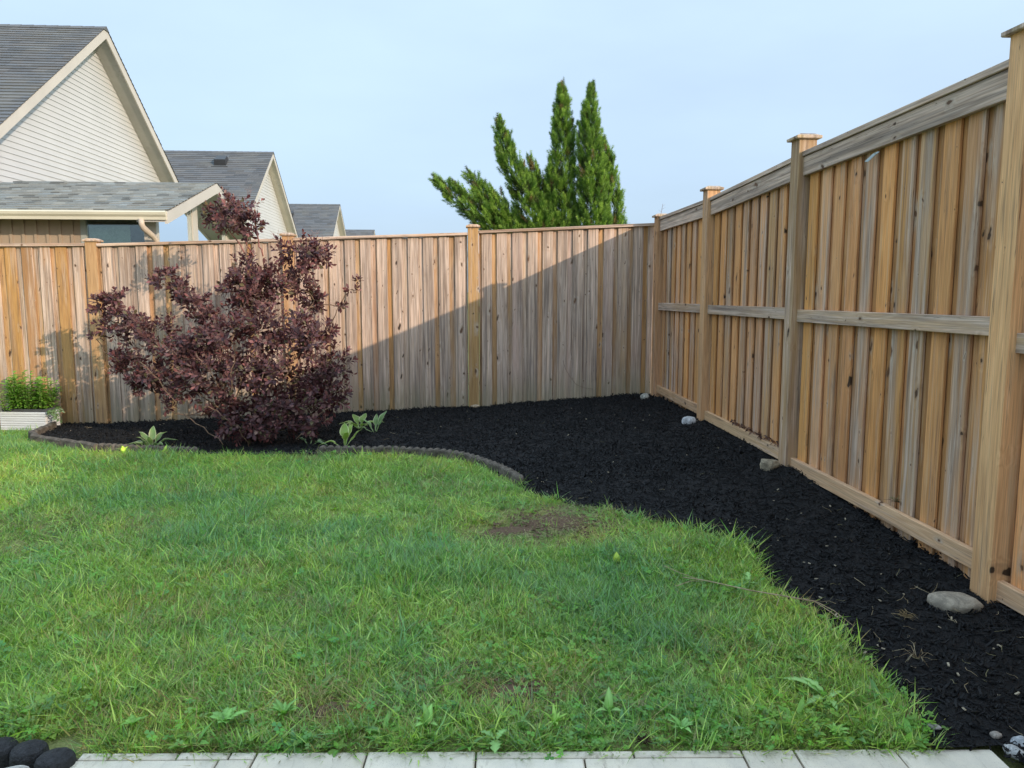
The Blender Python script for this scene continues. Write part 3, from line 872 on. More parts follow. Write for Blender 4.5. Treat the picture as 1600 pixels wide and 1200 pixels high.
def sunroom(house):
    ox, oy = -7.8, 18.67
    S = empty('sunroom', (0, 0, 0)); S.parent = house
    def mk(name, mb, mat, parent=S, **k): 
        mb.v = [(x - ox, y - oy, z) for x, y, z in mb.v]
        return mb.build(name, mat, parent, **k)
    Xg, Ye, Yr, Yb = -4.12, 11.55, 13.90, 16.25
    ze, zr = 2.745, 3.45
    sl = (zr - ze) / (Yr - Ye); cs = math.cos(math.atan(sl)); sn = math.sin(math.atan(sl)); Sl = (Yr - Ye) / cs
    # deck slabs
    mb = MB(); th = .10
    for sgn, ye in ((-1, Ye), (1, Yb)):
        vs = [(Xg - .02, Yr, zr - .015), (-7.27, Yr, zr - .015), (-9.6, ye, ze - .015), (Xg - .02, ye, ze - .015)]
        vs += [(x, y, z - th) for x, y, z in vs]
        mb.add(vs, [(0, 1, 2, 3), (7, 6, 5, 4), (0, 3, 7, 4), (1, 0, 4, 5), (2, 1, 5, 6), (3, 2, 6, 7)])
    mk('roof_deck', mb, TRIM_DARK)
    for sgn in (-1, 1):
        mb = MB()
        def clip(s): return Sl if s is None else (-7.27 - 2.35 * s / Sl, Xg + .015)
        slope_shingles(mb, (0, Yr, zr), (1, 0, 0), (0, sgn * cs, -sn), clip, .142, 77 + sgn, (.10, .24), .018, .42)
        tag(mk('shingles', mb, SHINGLE_PALE, colours=True), kind='stuff')
    # front gutter and fascia
    mb = MB(); prof = [(0, 0), (-.095, 0), (-.11, -.02), (-.10, -.055), (-.075, -.085), (-.07, -.125), (0, -.125)]
    vs = [(x, Ye - .004 + a, ze - .012 + b) for x in (-9.7, Xg + .0) for a, b in prof]; n = len(prof)
    mb.add(vs, [tuple(range(n)), tuple(range(n, 2 * n))[::-1]] + [(k, k + n, (k + 1) % n + n, (k + 1) % n) for k in range(n)])
    mk('gutter', mb, GUTTER)
    # rake boards on the gable end
    for sgn, ye in ((-1, Ye - .05), (1, Yb + .05)):
        mb = MB(); h = .165
        zz = zr - sl * abs(ye - Yr)
        vs = []
        for x in (Xg + .012, Xg - .03):
            vs += [(x, Yr, zr - .01), (x, ye, zz - .01), (x, ye, zz - .01 - h), (x, Yr, zr - .01 - h)]
        mb.add(vs, [(0, 1, 2, 3), (7, 6, 5, 4), (0, 4, 5, 1), (1, 5, 6, 2), (2, 6, 7, 3), (3, 7, 4, 0)])
        mk('rake_board', mb, TRIM)
        mb = MB()
        vs = [(Xg - .03, Yr, zr - .15), (Xg - .03, ye, zz - .15), (-4.54, ye, zz - .15), (-4.54, Yr, zr - .15)]
        mb.add(vs + [(x, y, z + .02) for x, y, z in vs], [(0, 1, 2, 3), (4, 5, 6, 7), (0, 1, 5, 4), (1, 2, 6, 5), (2, 3, 7, 6), (3, 0, 4, 7)])
        mk('soffit', mb, TRIM_DARK)
    # front wall (y = 11.9): tan panels with battens, then a window, then the corner
    Yw = 11.90; zt = 2.70
    mb = MB(); mb.box(-9.4, -5.50, Yw, Yw + .10, -.1, zt); mk('front_wall', mb, BATTEN)
    x = -5.62
    while x > -8.6:
        mb = MB(); mb.box(x - .02, x + .02, Yw - .022, Yw - .001, -.1, zt); mk('batten', mb, BATTEN); x -= .172
    mb = MB(); mb.box(-5.50, -4.42, Yw, Yw + .10, -.1, 1.9); mk('front_wall', mb, BATTEN)
    mb = MB(); mb.box(-4.56, -4.42, Yw - .004, Yw + .104, 1.9, zt); mk('corner_board', mb, TRIM)
    W = mk('window', (lambda q: (q.box(-5.50, -5.42, Yw - .01, Yw + .06, 1.9, zt), q.box(-5.42, -4.562, Yw - .01, Yw + .06, 1.9, 1.97), q.box(-5.42, -4.562, Yw - .01, Yw + .06, 2.66, zt), q)[-1])(MB()), FRAME_G)
    mb = MB(); mb.box(-5.419, -4.563, Yw + .02, Yw + .03, 1.971, 2.659); mk('pane', mb, GLASS)
    mb = MB(); mb.box(-5.41, -4.82, Yw + .055, Yw + .06, 1.98, 2.56); mk('reflection_panel', mb, ROOF_REFLECTION)  # panel added behind the pane to imitate a roof reflection
    mb = MB(); mb.box(-5.40, -5.0, Yw + .35, Yw + .37, 1.9, 2.34); mb.box(-4.97, -4.6, Yw + .35, Yw + .37, 1.9, 2.34); mk('sill_box', mb, TRIM)
    # gable end (x = -4.55): posts and trapezoid panes
    xg = -4.55
    def ztop(y): return zr - sl * abs(y - Yr) - .17
    for y0, y1 in ((11.90, 12.02), (13.76, 14.02), (15.70, 15.90)):
        mb = MB()
        vs = [(x, y, z) for x in (xg - .05, xg + .05) for y, z in ((y0, -.1), (y1, -.1), (y1, ztop(y1)), (y0, ztop(y0)))]
        mb.add(vs, [(0, 1, 2, 3), (7, 6, 5, 4), (0, 4, 5, 1), (1, 5, 6, 2), (2, 6, 7, 3), (3, 7, 4, 0)])
        mk('gable_post', mb, TRIM)
    for y0, y1 in ((12.02, 13.76), (14.02, 15.70)):
        mb = MB()
        f = .05
        for (a, b, za, zb2, zc, zd) in ((y0, y0 + f, 1.9, ztop(y0), ztop(y0 + f), 1.9), (y1 - f, y1, 1.9, ztop(y1 - f), ztop(y1), 1.9)):
            vs = [(x, y, z) for x in (xg - .02, xg + .03) for y, z in ((a, za), (b, zd), (b, zc), (a, zb2))]
            mb.add(vs, [(0, 1, 2, 3), (7, 6, 5, 4), (0, 4, 5, 1), (1, 5, 6, 2), (2, 6, 7, 3), (3, 7, 4, 0)])
        vs = [(x, y, z) for x in (xg - .02, xg + .03) for y, z in ((y0 + f, ztop(y0 + f) - f), (y1 - f, ztop(y1 - f) - f), (y1 - f, ztop(y1 - f)), (y0 + f, ztop(y0 + f)))]
        mb.add(vs, [(0, 1, 2, 3), (7, 6, 5, 4), (0, 4, 5, 1), (1, 5, 6, 2), (2, 6, 7, 3), (3, 7, 4, 0)])
        mk('window', mb, FRAME_G)
        mb = MB()
        mb.box(xg - .04, xg + .045, y0, y1, -.1, 1.9); mk('knee_wall', mb, BATTEN)
        mb = MB()
        vs = [(x, y, z) for x in (xg - .004, xg + .004) for y, z in ((y0 + f, 1.9), (y1 - f, 1.9), (y1 - f, ztop(y1 - f) - f), (y0 + f, ztop(y0 + f) - f))]
        mb.add(vs, [(0, 1, 2, 3), (7, 6, 5, 4), (0, 4, 5, 1), (1, 5, 6, 2), (2, 6, 7, 3), (3, 7, 4, 0)])
        mk('pane', mb, GLASS)
    # dark room behind
    mb = MB(); mb.box(-8.0, -7.9, 12.0, 16.0, 0, 3.2); mb.box(-8.0, -4.7, 15.9, 16.0, 0, 2.7); mb.box(-8.0, -4.6, 12.0, 16, 0, .02)
    mk('inner_wall', mb, INTERIOR)
    # downspout at the corner
    mb = MB()
    mb.tube([(-4.47, 11.49, 2.62), (-4.47, 11.49, 2.55), (-4.46, 11.52, 2.50), (-4.41, 11.70, 2.40), (-4.40, 11.80, 2.35), (-4.40, 11.83, 2.25), (-4.40, 11.83, 0)], .042, .042, 8)
    mk('downspout', mb, plain('downspout_beige', (0.50, 0.42, 0.34), 0.45, 0.4, 0.05, 3), smooth=True)
sunroom(H1)

# ------------------------------------------------------------------ edging blocks round the bed
EDGE_STONE = plain('edging_concrete', (0.115, 0.098, 0.080), 0.9, 0.15, 0.45, 14, 0.6, 120)
EDGE_DARK = plain('edging_black', (0.020, 0.020, 0.022), 0.65, 0.35, 0.5, 40, 0.8, 150)
def scallop_mesh(name, length, n, thick, h, mat, depth=.10, bulge=.35):
    """row of n round-topped lobes along x (centred), lobes also swell in plan; top of lobe at z = h"""
    mb = MB(); seg = 7; lw = length / n
    cols = []
    for k in range(n):
        for i in range(seg + (1 if k == n - 1 else 0)):
            t = i / seg
            u = (t - .5) * 2
            r = math.sqrt(max(0, 1 - u * u * .82))
            cols.append((-length / 2 + lw * (k + t), h - lw * .55 * (1 - r), thick / 2 * (1 - bulge * (1 - r) * 1.4)))
    vs = []; fs = []
    for x, z, y in cols:
        vs += [(x, -y, -depth), (x, -y, z - .012), (x, -y * .72, z), (x, y * .72, z), (x, y, z - .012), (x, y, -depth)]
    for i in range(len(cols) - 1):
        for j in range(5):
            a = i * 6 + j; fs.append((a, a + 6, a + 7, a + 1))
    fs.append((0, 1, 2, 3, 4, 5)); q = (len(cols) - 1) * 6; fs.append((q + 5, q + 4, q + 3, q + 2, q + 1, q))
    mb.add(vs, fs)
    return mb.mesh(name, mat)
def polyline_walk(line, step):
    pts = [Vector((x, y)) for x, y in line]
    out = []; acc = 0; want = step / 2
    for a, b in zip(pts[:-1], pts[1:]):
        d = (b - a).length
        while want <= acc + d:
            t = (want - acc) / d
            out.append((a + (b - a) * t, math.atan2((b - a).y, (b - a).x))); want += step
        acc += d
    return out
def edging():
    root = empty('garden_edging', (-2.5, 7.9, -.06))
    tag(root, 'low weathered concrete edging with scalloped tops curving round the mulch bed', 'edging')
    def place(me, x, y, rz, dz=0):
        o = link('edging_stone', me, root)
        z = float(lawn_z(x, y)) + dz + .022
        o.location = (x + 2.5, y - 7.9, z + .06); o.rotation_euler = (random.uniform(-.06, .06), random.uniform(-.02, .02), rz)
    # smooth upright stones on the far left, then scallops, a sunken strip, then scallops again
    flat = MB()
    vs = []
    for x in (-.155, .155): vs += [(x, -.035, -.1), (x, -.035, .055), (x, -.02, .068), (x, .02, .068), (x, .035, .055), (x, .035, -.1)]
    flat.add(vs, [(0, 1, 2, 3, 4, 5), (11, 10, 9, 8, 7, 6)] + [(k, k + 6, (k + 1) % 6 + 6, (k + 1) % 6) for k in range(6)])
    flat = flat.mesh('edging_stone', EDGE_STONE)
    low = MB(); low.box(-.34, .34, -.022, .022, -.08, .030); low = low.mesh('edging_strip', EDGE_DARK)
    scal = scallop_mesh('edging_stone', .30, 4, .075, .070, EDGE_STONE)
    for p, a in polyline_walk([(-5.2, 10.2)] + LAWN_EDGE[1:5], .315): place(flat, p.x, p.y, a, .0)
    for p, a in polyline_walk([(-3.80, 8.315), (-3.27, 8.11), (-2.62, 7.89)], .305): place(scal, p.x, p.y, a, -.005)
    for p, a in polyline_walk([(-2.57, 7.88), (-1.84, 7.77), (-1.45, 7.765)], .55):
        o = link('edging_strip', low, root); o.location = (p.x + 2.5, p.y - 7.9, float(lawn_z(p.x, p.y)) + .06); o.rotation_euler = (0, 0, a)
    for p, a in polyline_walk([(-1.40, 7.765), (-1.0, 7.71), (-.48, 7.57), (-.2, 7.43), (.03, 7.26), (.2, 7.03), (.31, 6.82), (.40, 6.6), (.46, 6.39), (.51, 6.2)], .302):
        place(scal, p.x, p.y, a, random.uniform(-.008, .004))
edging()

# ------------------------------------------------------------------ rocks and pebbles
def rock(name, label, cat, loc, size, col, seed, flat=0.0, rz=0.0, facets=0.0, group=None, rough=.8, sink=.25, bmp=.5):
    mb = MB()
    nu, nv = 18, 11
    vs = []
    for j in range(nv + 1):
        th = math.pi * j / nv
        for i in range(nu):
            ph = 2 * math.pi * i / nu
            d = Vector((math.sin(th) * math.cos(ph), math.sin(th) * math.sin(ph), math.cos(th)))
            q = d * 1.1 + Vector((seed * 3.7, seed * 1.9, seed))
            r = 1 + .16 * mnoise.noise(q) + .09 * mnoise.noise(q * 2.3)
            if facets:
                for f in range(7):
                    rr = random.Random(seed * 31 + f)
                    n = Vector((rr.uniform(-1, 1), rr.uniform(-1, 1), rr.uniform(-.4, 1))).normalized()
                    c = d.dot(n)
                    if c > .01: r = min(r, (1 - facets * rr.uniform(.6, 1.3)) / c)
            r += .025 * mnoise.noise(q * 6)
            vs.append((d.x * r * size[0], d.y * r * size[1], d.z * r * size[2]))
    fs = []
    for j in range(nv):
        for i in range(nu):
            i2 = (i + 1) % nu
            fs.append((j * nu + i, (j + 1) * nu + i, (j + 1) * nu + i2, j * nu + i2))
    mb.add(vs, fs)
    mat = bpy.data.materials.get('rock_%s' % name)
    m, nt, out = new_mat('stone_surface')
    tc = nd(nt, 'ShaderNodeTexCoord')
    s = 1.0 / max(size)
    n1 = noise_n(nt, tc.outputs['Object'], 1.6 * s, 6, 0.7, 0.6); n2 = noise_n(nt, tc.outputs['Object'], 9 * s, 4, 0.7)
    base = mix_c(nt, ramp(nt, n1, 0.35, 0.65), tuple(c * .55 for c in col), tuple(c * 1.15 for c in col))
    base = mix_c(nt, ramp(nt, n2, 0.58, 0.72, 0, .5), base, tuple(min(.75, c * 1.7) for c in col))
    base = mix_c(nt, ramp(nt, n2, 0.40, 0.28, 0, .5), base, (0.07, 0.055, 0.04))
    p = principled(nt, out, rough, 0.25); nt.links.new(base, p.inputs['Base Color'])
    bump(nt, p, math_n(nt, 'ADD', n1, n2), bmp, size[2] * .25)
    o = mb.build(name, m, smooth=not facets)
    if facets:
        o.data.polygons.foreach_set('use_smooth', [False] * len(o.data.polygons))
    o.location = (loc[0], loc[1], loc[2] + size[2] * (1 - 2 * sink)); o.rotation_euler = (0, 0, rz)
    tag(o, label, cat, group)
    return o
def bz(x, y): return float(bed_z(np.array([x]), np.array([y]))[0])
rock('rock', 'large flat grey-brown rock on the mulch beside the nearest fence post', 'rock', (2.42, 3.44, bz(2.42, 3.44)), (.125, .075, .05), (0.36, 0.31, 0.24), 3, rz=-.25, sink=.31)
rock('rock', 'blocky tan angular rock against the third fence post', 'rock', (2.50, 5.90, bz(2.5, 5.9)), (.088, .07, .068), (0.36, 0.30, 0.21), 5, rz=.3, facets=.24, sink=.30)
rock('rock', 'white rock at the foot of the second fence post from the corner', 'rock', (2.48, 7.98, bz(2.48, 7.98)), (.082, .06, .055), (0.55, 0.56, 0.57), 8, rz=.2, facets=.14, sink=.31)
rock('rock', 'small pale rock in front of the corner fence post', 'rock', (2.47, 9.90, bz(2.47, 9.9)), (.065, .05, .055), (0.46, 0.44, 0.38), 11, rz=.1, facets=.1, sink=.31)
rock('rock', 'small flat tan rock at the foot of the rear fence post', 'rock', (.235, 10.215, bz(.235, 10.2) + .01), (.07, .04, .028), (0.40, 0.31, 0.21), 13, rz=.1, sink=.31)
rock('pebble', 'thin grey pebble lying on black mulch near the paving corner', 'pebble', (1.715, 2.50, bz(1.715, 2.50) + .01), (.024, .012, .010), (0.36, 0.34, 0.31), 15, rz=-.5, rough=.6)
for lab, loc, sz, col, rz in [
    ('small two-tone brown pebble topmost of the pile at the paving corner', (1.905, 2.440, .020), (.020, .015, .013), (0.34, 0.30, 0.26), -.3),
    ('large light grey river pebble at the right frame edge by the paving', (1.975, 2.405, .004), (.038, .026, .022), (0.38, 0.40, 0.42), .1),
    ('long grey river pebble leaning against the paver corner', (1.917, 2.362, .0), (.026, .040, .020), (0.42, 0.42, 0.41), .35),
    ('grey pebble in the bottom right corner below the large light one', (1.978, 2.330, -.004), (.030, .028, .020), (0.33, 0.35, 0.36), .6),
    ('grey pebble half hidden behind the pile at the right edge', (2.06, 2.45, .0), (.034, .026, .02), (0.30, 0.31, 0.32), .6),
    ('pale pebble beyond the right edge of the pile', (2.06, 2.32, -.004), (.036, .03, .02), (0.40, 0.39, 0.37), 1.2)]:
    rock('pebble', lab, 'pebble', loc, sz, col, int(loc[0] * 100) % 40 + int(loc[1] * 10), rz=rz, rough=.55, sink=.2, group='river pebbles at the paving corner', bmp=.15)
# black scalloped edging and the pale stone at the lower left
def black_edging():
    root = empty('black_edging', (-1.58, 2.60, 0))
    tag(root, 'black scalloped edging block with round lobes beside the paving at lower left', 'edging')
    for i, (x, y, r, h) in enumerate([(.205, -.055, .064, .034), (.090, .0, .062, .036), (-.025, .03, .060, .034), (-.14, .045, .060, .034)]):
        mb = MB(); n = 28; vs = []
        rings_ = ((1, -.1), (1.0, h - .034), (.97, h - .018), (.88, h - .006), (.70, h + .002), (.45, h + .007), (.2, h + .009), (.01, h + .009))
        for rr, z in rings_:
            for k in range(n):
                t = 2 * math.pi * k / n
                q = Vector((math.cos(t) * rr * 2, math.sin(t) * rr * 2, z * 20 + i * 7))
                w = 1 + .05 * mnoise.noise(q * .8) + .035 * mnoise.noise(q * 2.6)
                vs.append((rr * w * r * math.cos(t), rr * w * r * .92 * math.sin(t), z + .004 * mnoise.noise(q * 3.1)))
        fs = [(q * n + k, q * n + (k + 1) % n, (q + 1) * n + (k + 1) % n, (q + 1) * n + k) for q in range(len(rings_) - 1) for k in range(n)]
        mb.add(vs, fs)
        o = mb.build('lobe', EDGE_DARK, root); o.location = (x, y, 0)
black_edging()
rock('garden_stone', 'pale flat stone in front of the black edging at the bottom left corner', 'stone', (-1.47, 2.43, .012), (.075, .06, .03), (0.50, 0.47, 0.42), 21, rz=.2)

# ------------------------------------------------------------------ leaves
def leaf_points(length, width, fold=.15, droop=.25, seg=3, shape='ovate', petiole=0.0):
    """verts along +Y from the base, normal +Z: rows of (left, mid, right)"""
    rows = []
    for i in range(seg + 1):
        t = i / seg
        if shape == 'obovate': w = (math.sin(math.pi * min(1, t ** 1.25 * .98 + .02)) ** .75) * (.55 + .45 * t)
        elif shape == 'lance': w = math.sin(math.pi * t ** .75) ** .9
        else: w = math.sin(math.pi * t ** .62) ** .8
        if i in (0, seg): w = max(w, .06) if i == 0 else .05
        rows.append((t, w))
    v = []
    for t, w in rows:
        y = petiole + length * t
        z = -droop * length * t * t
        v += [(-w * width / 2, y, z + fold * w * width / 2), (0, y, z), (w * width / 2, y, z + fold * w * width / 2)]
    f = []
    for i in range(seg):
        a = i * 3
        f += [(a, a + 1, a + 4, a + 3), (a + 1, a + 2, a + 5, a + 4)]
    return np.array(v, np.float32), f

def orient_matrix(pos, d, n, s=1.0, roll=0.0):
    """matrix taking leaf local +Y to d and +Z close to n"""
    y = Vector(d).normalized(); z = Vector(n); z = (z - y * z.dot(y))
    z = z.normalized() if z.length > 1e-4 else y.orthogonal().normalized()
    x = y.cross(z)
    M = Matrix(((x.x * s, y.x * s, z.x * s, pos[0]), (x.y * s, y.y * s, z.y * s, pos[1]), (x.z * s, y.z * s, z.z * s, pos[2]), (0, 0, 0, 1)))
    return M @ Matrix.Rotation(roll, 4, 'Y') if roll else M

class LeafCloud:
    """many copies of a leaf template joined in one mesh"""
    def __init__(s, template):
        s.v, s.f = template; s.V = []; s.Cc = []; s.n = 0
    def add(s, M, col):
        M = np.array(M, np.float32)
        s.V.append(s.v @ M[:3, :3].T + M[:3, 3]); s.Cc.append(np.tile(np.array(col, np.float32), (len(s.v), 1))); s.n += 1
    def build(s, name, mat, parent=None, smooth=True):
        k = len(s.v); f = np.array(s.f, np.int32)
        F = (f[None] + (np.arange(s.n) * k)[:, None, None]).reshape(-1, f.shape[1])
        me = np_mesh(name, np.concatenate(s.V), F, mat, np.concatenate(s.Cc), smooth)
        return link(name, me, parent)

# ------------------------------------------------------------------ purple smoke bush
BARK = plain('bark_brown', (0.16, 0.105, 0.07), 0.85, 0.2, 0.35, 20, 0.5, 90)
PURPLE = leaf_material('purple_leaf', 0.24, 0.55, 0.28, tboost=(1.9, 0.8, 0.8))
PANICLE = leaf_material('panicle_thread', 0.2, 0.8, 0.1, tboost=(1, 1, 1))
CLUMPS = [(-2.49,9.00,2.44,0.30),(-2.64,9.10,2.45,0.21),(-2.32,8.90,2.32,0.21),(-1.79,9.10,1.96,0.33),(-1.62,9.20,2.01,0.21),(-1.85,9.20,1.64,0.26),(-1.65,9.10,1.49,0.18),(-2.32,8.90,1.74,0.34),(-2.13,9.00,1.63,0.27),(-2.30,8.90,1.42,0.37),(-2.44,8.80,1.60,0.22),(-3.28,9.00,1.71,0.18),(-3.10,8.90,1.60,0.18),(-2.92,8.80,1.41,0.21),(-2.79,8.80,1.24,0.22),(-4.07,9.20,1.42,0.15),(-3.88,9.10,1.49,0.15),(-3.86,9.10,1.24,0.23),(-3.61,9.00,1.17,0.26),(-4.16,9.20,1.05,0.11),(-3.30,8.80,1.07,0.28),(-3.71,9.00,0.73,0.23),(-3.85,9.10,0.83,0.12),(-3.35,8.80,0.64,0.29),(-3.54,8.90,0.56,0.18),(-2.99,8.60,0.87,0.32),(-2.82,8.60,1.01,0.34),(-2.44,8.50,1.08,0.37),(-2.06,8.60,1.11,0.39),(-1.75,8.80,1.17,0.22),(-1.66,8.50,0.98,0.35),(-1.50,8.80,1.13,0.18),(-1.39,8.70,0.78,0.23),(-1.52,8.60,0.58,0.32),(-1.89,8.40,0.67,0.39),(-2.30,8.40,0.68,0.39),(-2.63,8.40,0.68,0.35),(-2.98,8.60,0.52,0.23),(-3.20,8.60,0.33,0.10),(-1.63,8.40,0.32,0.29),(-1.37,8.50,0.41,0.20),(-1.95,8.30,0.30,0.33),(-2.26,8.30,0.24,0.29),(-2.55,8.40,0.33,0.22),(-1.87,8.20,0.13,0.19),(-2.14,8.20,0.10,0.16),(-2.37,8.20,0.13,0.14),(-1.53,8.20,0.20,0.15),(-1.28,9.60,1.62,0.09),(-1.42,9.60,1.42,0.07),(-1.20,9.60,1.72,0.06)]
def smoke_bush():
    rnd = random.Random(11)
    bx, by, bzz = -2.12, 8.62, bz(-2.12, 8.62) - .02
    root = empty('smoke_bush', (bx, by, bzz))
    tag(root, 'large dark purple-leaved smoke bush with a tall tuft rising above the rear fence', 'bush')
    inv = Vector((bx, by, bzz))
    base = Vector((0, 0, 0))
    # stems: main ones from the base, each clump hangs on the nearest point of a finished stem
    cl = [(Vector((x, y, z)) - inv, r) for x, y, z, r in CLUMPS]
    order = sorted(range(len(cl)), key=lambda i: cl[i][0].length)
    nodes = [(base + Vector((rnd.uniform(-.12, .12), rnd.uniform(-.1, .1), 0)), 0.0) for _ in range(7)]
    fine = MB()
    def curve(a, b, bow, n=6):
        pts = []
        for i in range(n + 1):
            t = i / n
            p = a.lerp(b, t) + Vector((0, 0, bow * math.sin(math.pi * t)))
            if 0 < i < n: p += Vector((rnd.uniform(-1, 1), rnd.uniform(-1, 1), rnd.uniform(-1, 1))) * .018
            pts.append(p)
        return pts
    for i in order:
        c, r = cl[i]
        best = min(nodes, key=lambda q: (q[0] - c).length + .35 * q[1] + (0.8 if q[0].z > c.z else 0))
        path = curve(best[0], c, -.08 if abs(c.x) > .9 else .03)
        L = (best[0] - c).length
        if best[1] == 0.0:
            mb = MB(); mb.tube(path, .017 + .006 * min(1, c.length / 2), .008, 7)
            mb.build('stem', BARK, root, smooth=True)
        else:
            fine.tube(path, .009, .0045, 5)
        for k, p in enumerate(path[2:], 2): nodes.append((p, best[1] + L * k / 6 + .01))
    # the bare rods under the top tuft, and bare dead twigs that show pale among the leaves
    top = cl[7][0] + Vector((0, 0, .15))
    for dx in (-.07, .03, .16):
        mb = MB(); mb.tube(curve(top + Vector((dx * .8 + .03, 0, .1)), cl[0][0] + Vector((dx * 1.3, 0, -.1)), 0), .009, .006, 6)
        mb.build('stem', plain('young_stem_red', (0.22, 0.085, 0.07), 0.6, 0.3, 0.2, 20), root, smooth=True)
    for a, b in (((-3.35, 8.35, .86), (-2.95, 8.25, .42)), ((-2.88, 8.25, .30), (-2.42, 8.0, .02)), ((-2.6, 8.1, .42), (-2.35, 8.05, .25)),
                 ((-2.06, 8.15, .60), (-1.92, 8.12, .92)), ((-2.35, 8.1, .55), (-2.3, 8.1, .92)), ((-1.38, 8.6, 1.25), (-1.2, 8.55, 1.5)), ((-1.96, 8.1, 1.25), (-1.82, 8.08, 1.36)),
                 ((-1.7, 8.1, .05), (-1.35, 8.15, .38)), ((-2.75, 8.3, .95), (-2.5, 8.2, .6)), ((-2.2, 8.15, -.05), (-2.28, 8.05, .22))):
        fine.tube(curve(Vector(a) - inv, Vector(b) - inv, .02), .006, .004, 5)
    tag(fine.build('twigs', BARK, root, smooth=True), kind='stuff')
    # leaves on short twigs inside every clump
    T = leaf_points(1.0, .66, .22, .22, 3, 'obovate')
    items = []
    pan = MB()
    for (c, r) in cl:
        small = r < .12
        ntw = int((9 if small else 23) * (r / .25) ** 1.7) + 4
        lowc = c.z < .35
        for _ in range(ntw):
            d = Vector((rnd.gauss(0, 1), rnd.gauss(0, 1), rnd.gauss(.35, .9))).normalized()
            tip = c + Vector((d.x * r * 1.02, d.y * r * 1.0, d.z * r * .92)) * rnd.choice((rnd.uniform(.5, 1.0), rnd.uniform(.8, 1.22)))
            st = c + d * r * .15
            n = rnd.randint(9, 15) if not small else rnd.randint(5, 8)
            ax = (tip - st).normalized()
            for k in range(n):
                t = .25 + .78 * k / n
                p = st.lerp(tip, t)
                if p.z < .04: continue
                ang = k * 2.4 + rnd.uniform(-.4, .4)
                o1 = ax.orthogonal().normalized(); o2 = ax.cross(o1)
                out_ = o1 * math.cos(ang) + o2 * math.sin(ang)
                spread = .95 - .55 * t
                dirv = (ax * (1 - spread * .6) + out_ * spread + Vector((0, 0, .15 - (.25 if lowc else 0)))).normalized()
                nrm = (ax * .9 - out_ * .35 + Vector((0, -.15, .5)) + Vector((rnd.uniform(-.4, .4), rnd.uniform(-.4, .4), rnd.uniform(-.3, .3)))).normalized()
                s = rnd.uniform(.042, .080) * (1.08 - .35 * max(0, t - .6) / .4) * (.85 if small else 1)
                u = rnd.random()
                young = t > .82
                col = (0.058, 0.025, 0.031) if u < .5 else (0.042, 0.022, 0.029) if u < .72 else (0.080, 0.038, 0.040) if u < .93 else (0.070, 0.058, 0.034)
                if young and rnd.random() < .5: col = (0.110, 0.044, 0.048)
                j = rnd.uniform(.6, 1.35)
                if rnd.random() < .08: col = (0.115, 0.072, 0.066)
                items.append((p + dirv * .012, dirv, nrm, s, (col[0] * j * 1.75, col[1] * j * 1.85, col[2] * j * 1.65)))
            if rnd.random() < .22 and tip.z > .8 and d.z > -.2:     # wispy spent flower heads
                for q in range(7):
                    e = tip + Vector((rnd.gauss(0, 1), rnd.gauss(0, 1), rnd.gauss(.6, .8))).normalized() * rnd.uniform(.07, .16)
                    pan.tube([tip, tip.lerp(e, .5) + Vector((rnd.uniform(-.02, .02), 0, rnd.uniform(-.02, .02))), e], .0011, .0007, 3, (0.36, 0.22, 0.19))
                    for w in range(3):
                        f = tip.lerp(e, rnd.uniform(.4, 1)); g = f + Vector((rnd.uniform(-1, 1), rnd.uniform(-1, 1), rnd.uniform(-.5, 1))) * .03
                        pan.tube([f, g], .0009, .0007, 3, (0.38, 0.23, 0.20))
    items.sort(key=lambda q: q[0].y)                    # nearest the lawn first
    front = items[::3][:300]
    picked = set(id(q) for q in front)
    cloud = LeafCloud(T)
    leaf_meshes = {}
    for q in items:
        M = orient_matrix(q[0], q[1], q[2], q[3])
        if id(q) in picked:
            key = tuple(round(c, 2) for c in q[4])
            if key not in leaf_meshes:
                leaf_meshes[key] = np_mesh('leaf', T[0], np.array(T[1]), PURPLE, np.tile(np.array(q[4], np.float32), (len(T[0]), 1)), True)
            o = link('leaf', leaf_meshes[key], root); o.matrix_local = M
        else: cloud.add(M, q[4])
    tag(cloud.build('foliage', PURPLE, root), kind='stuff')
    tag(pan.build('flower_wisps', PANICLE, root, colours=True), kind='stuff')
    return len(items)
n_bush = smoke_bush()

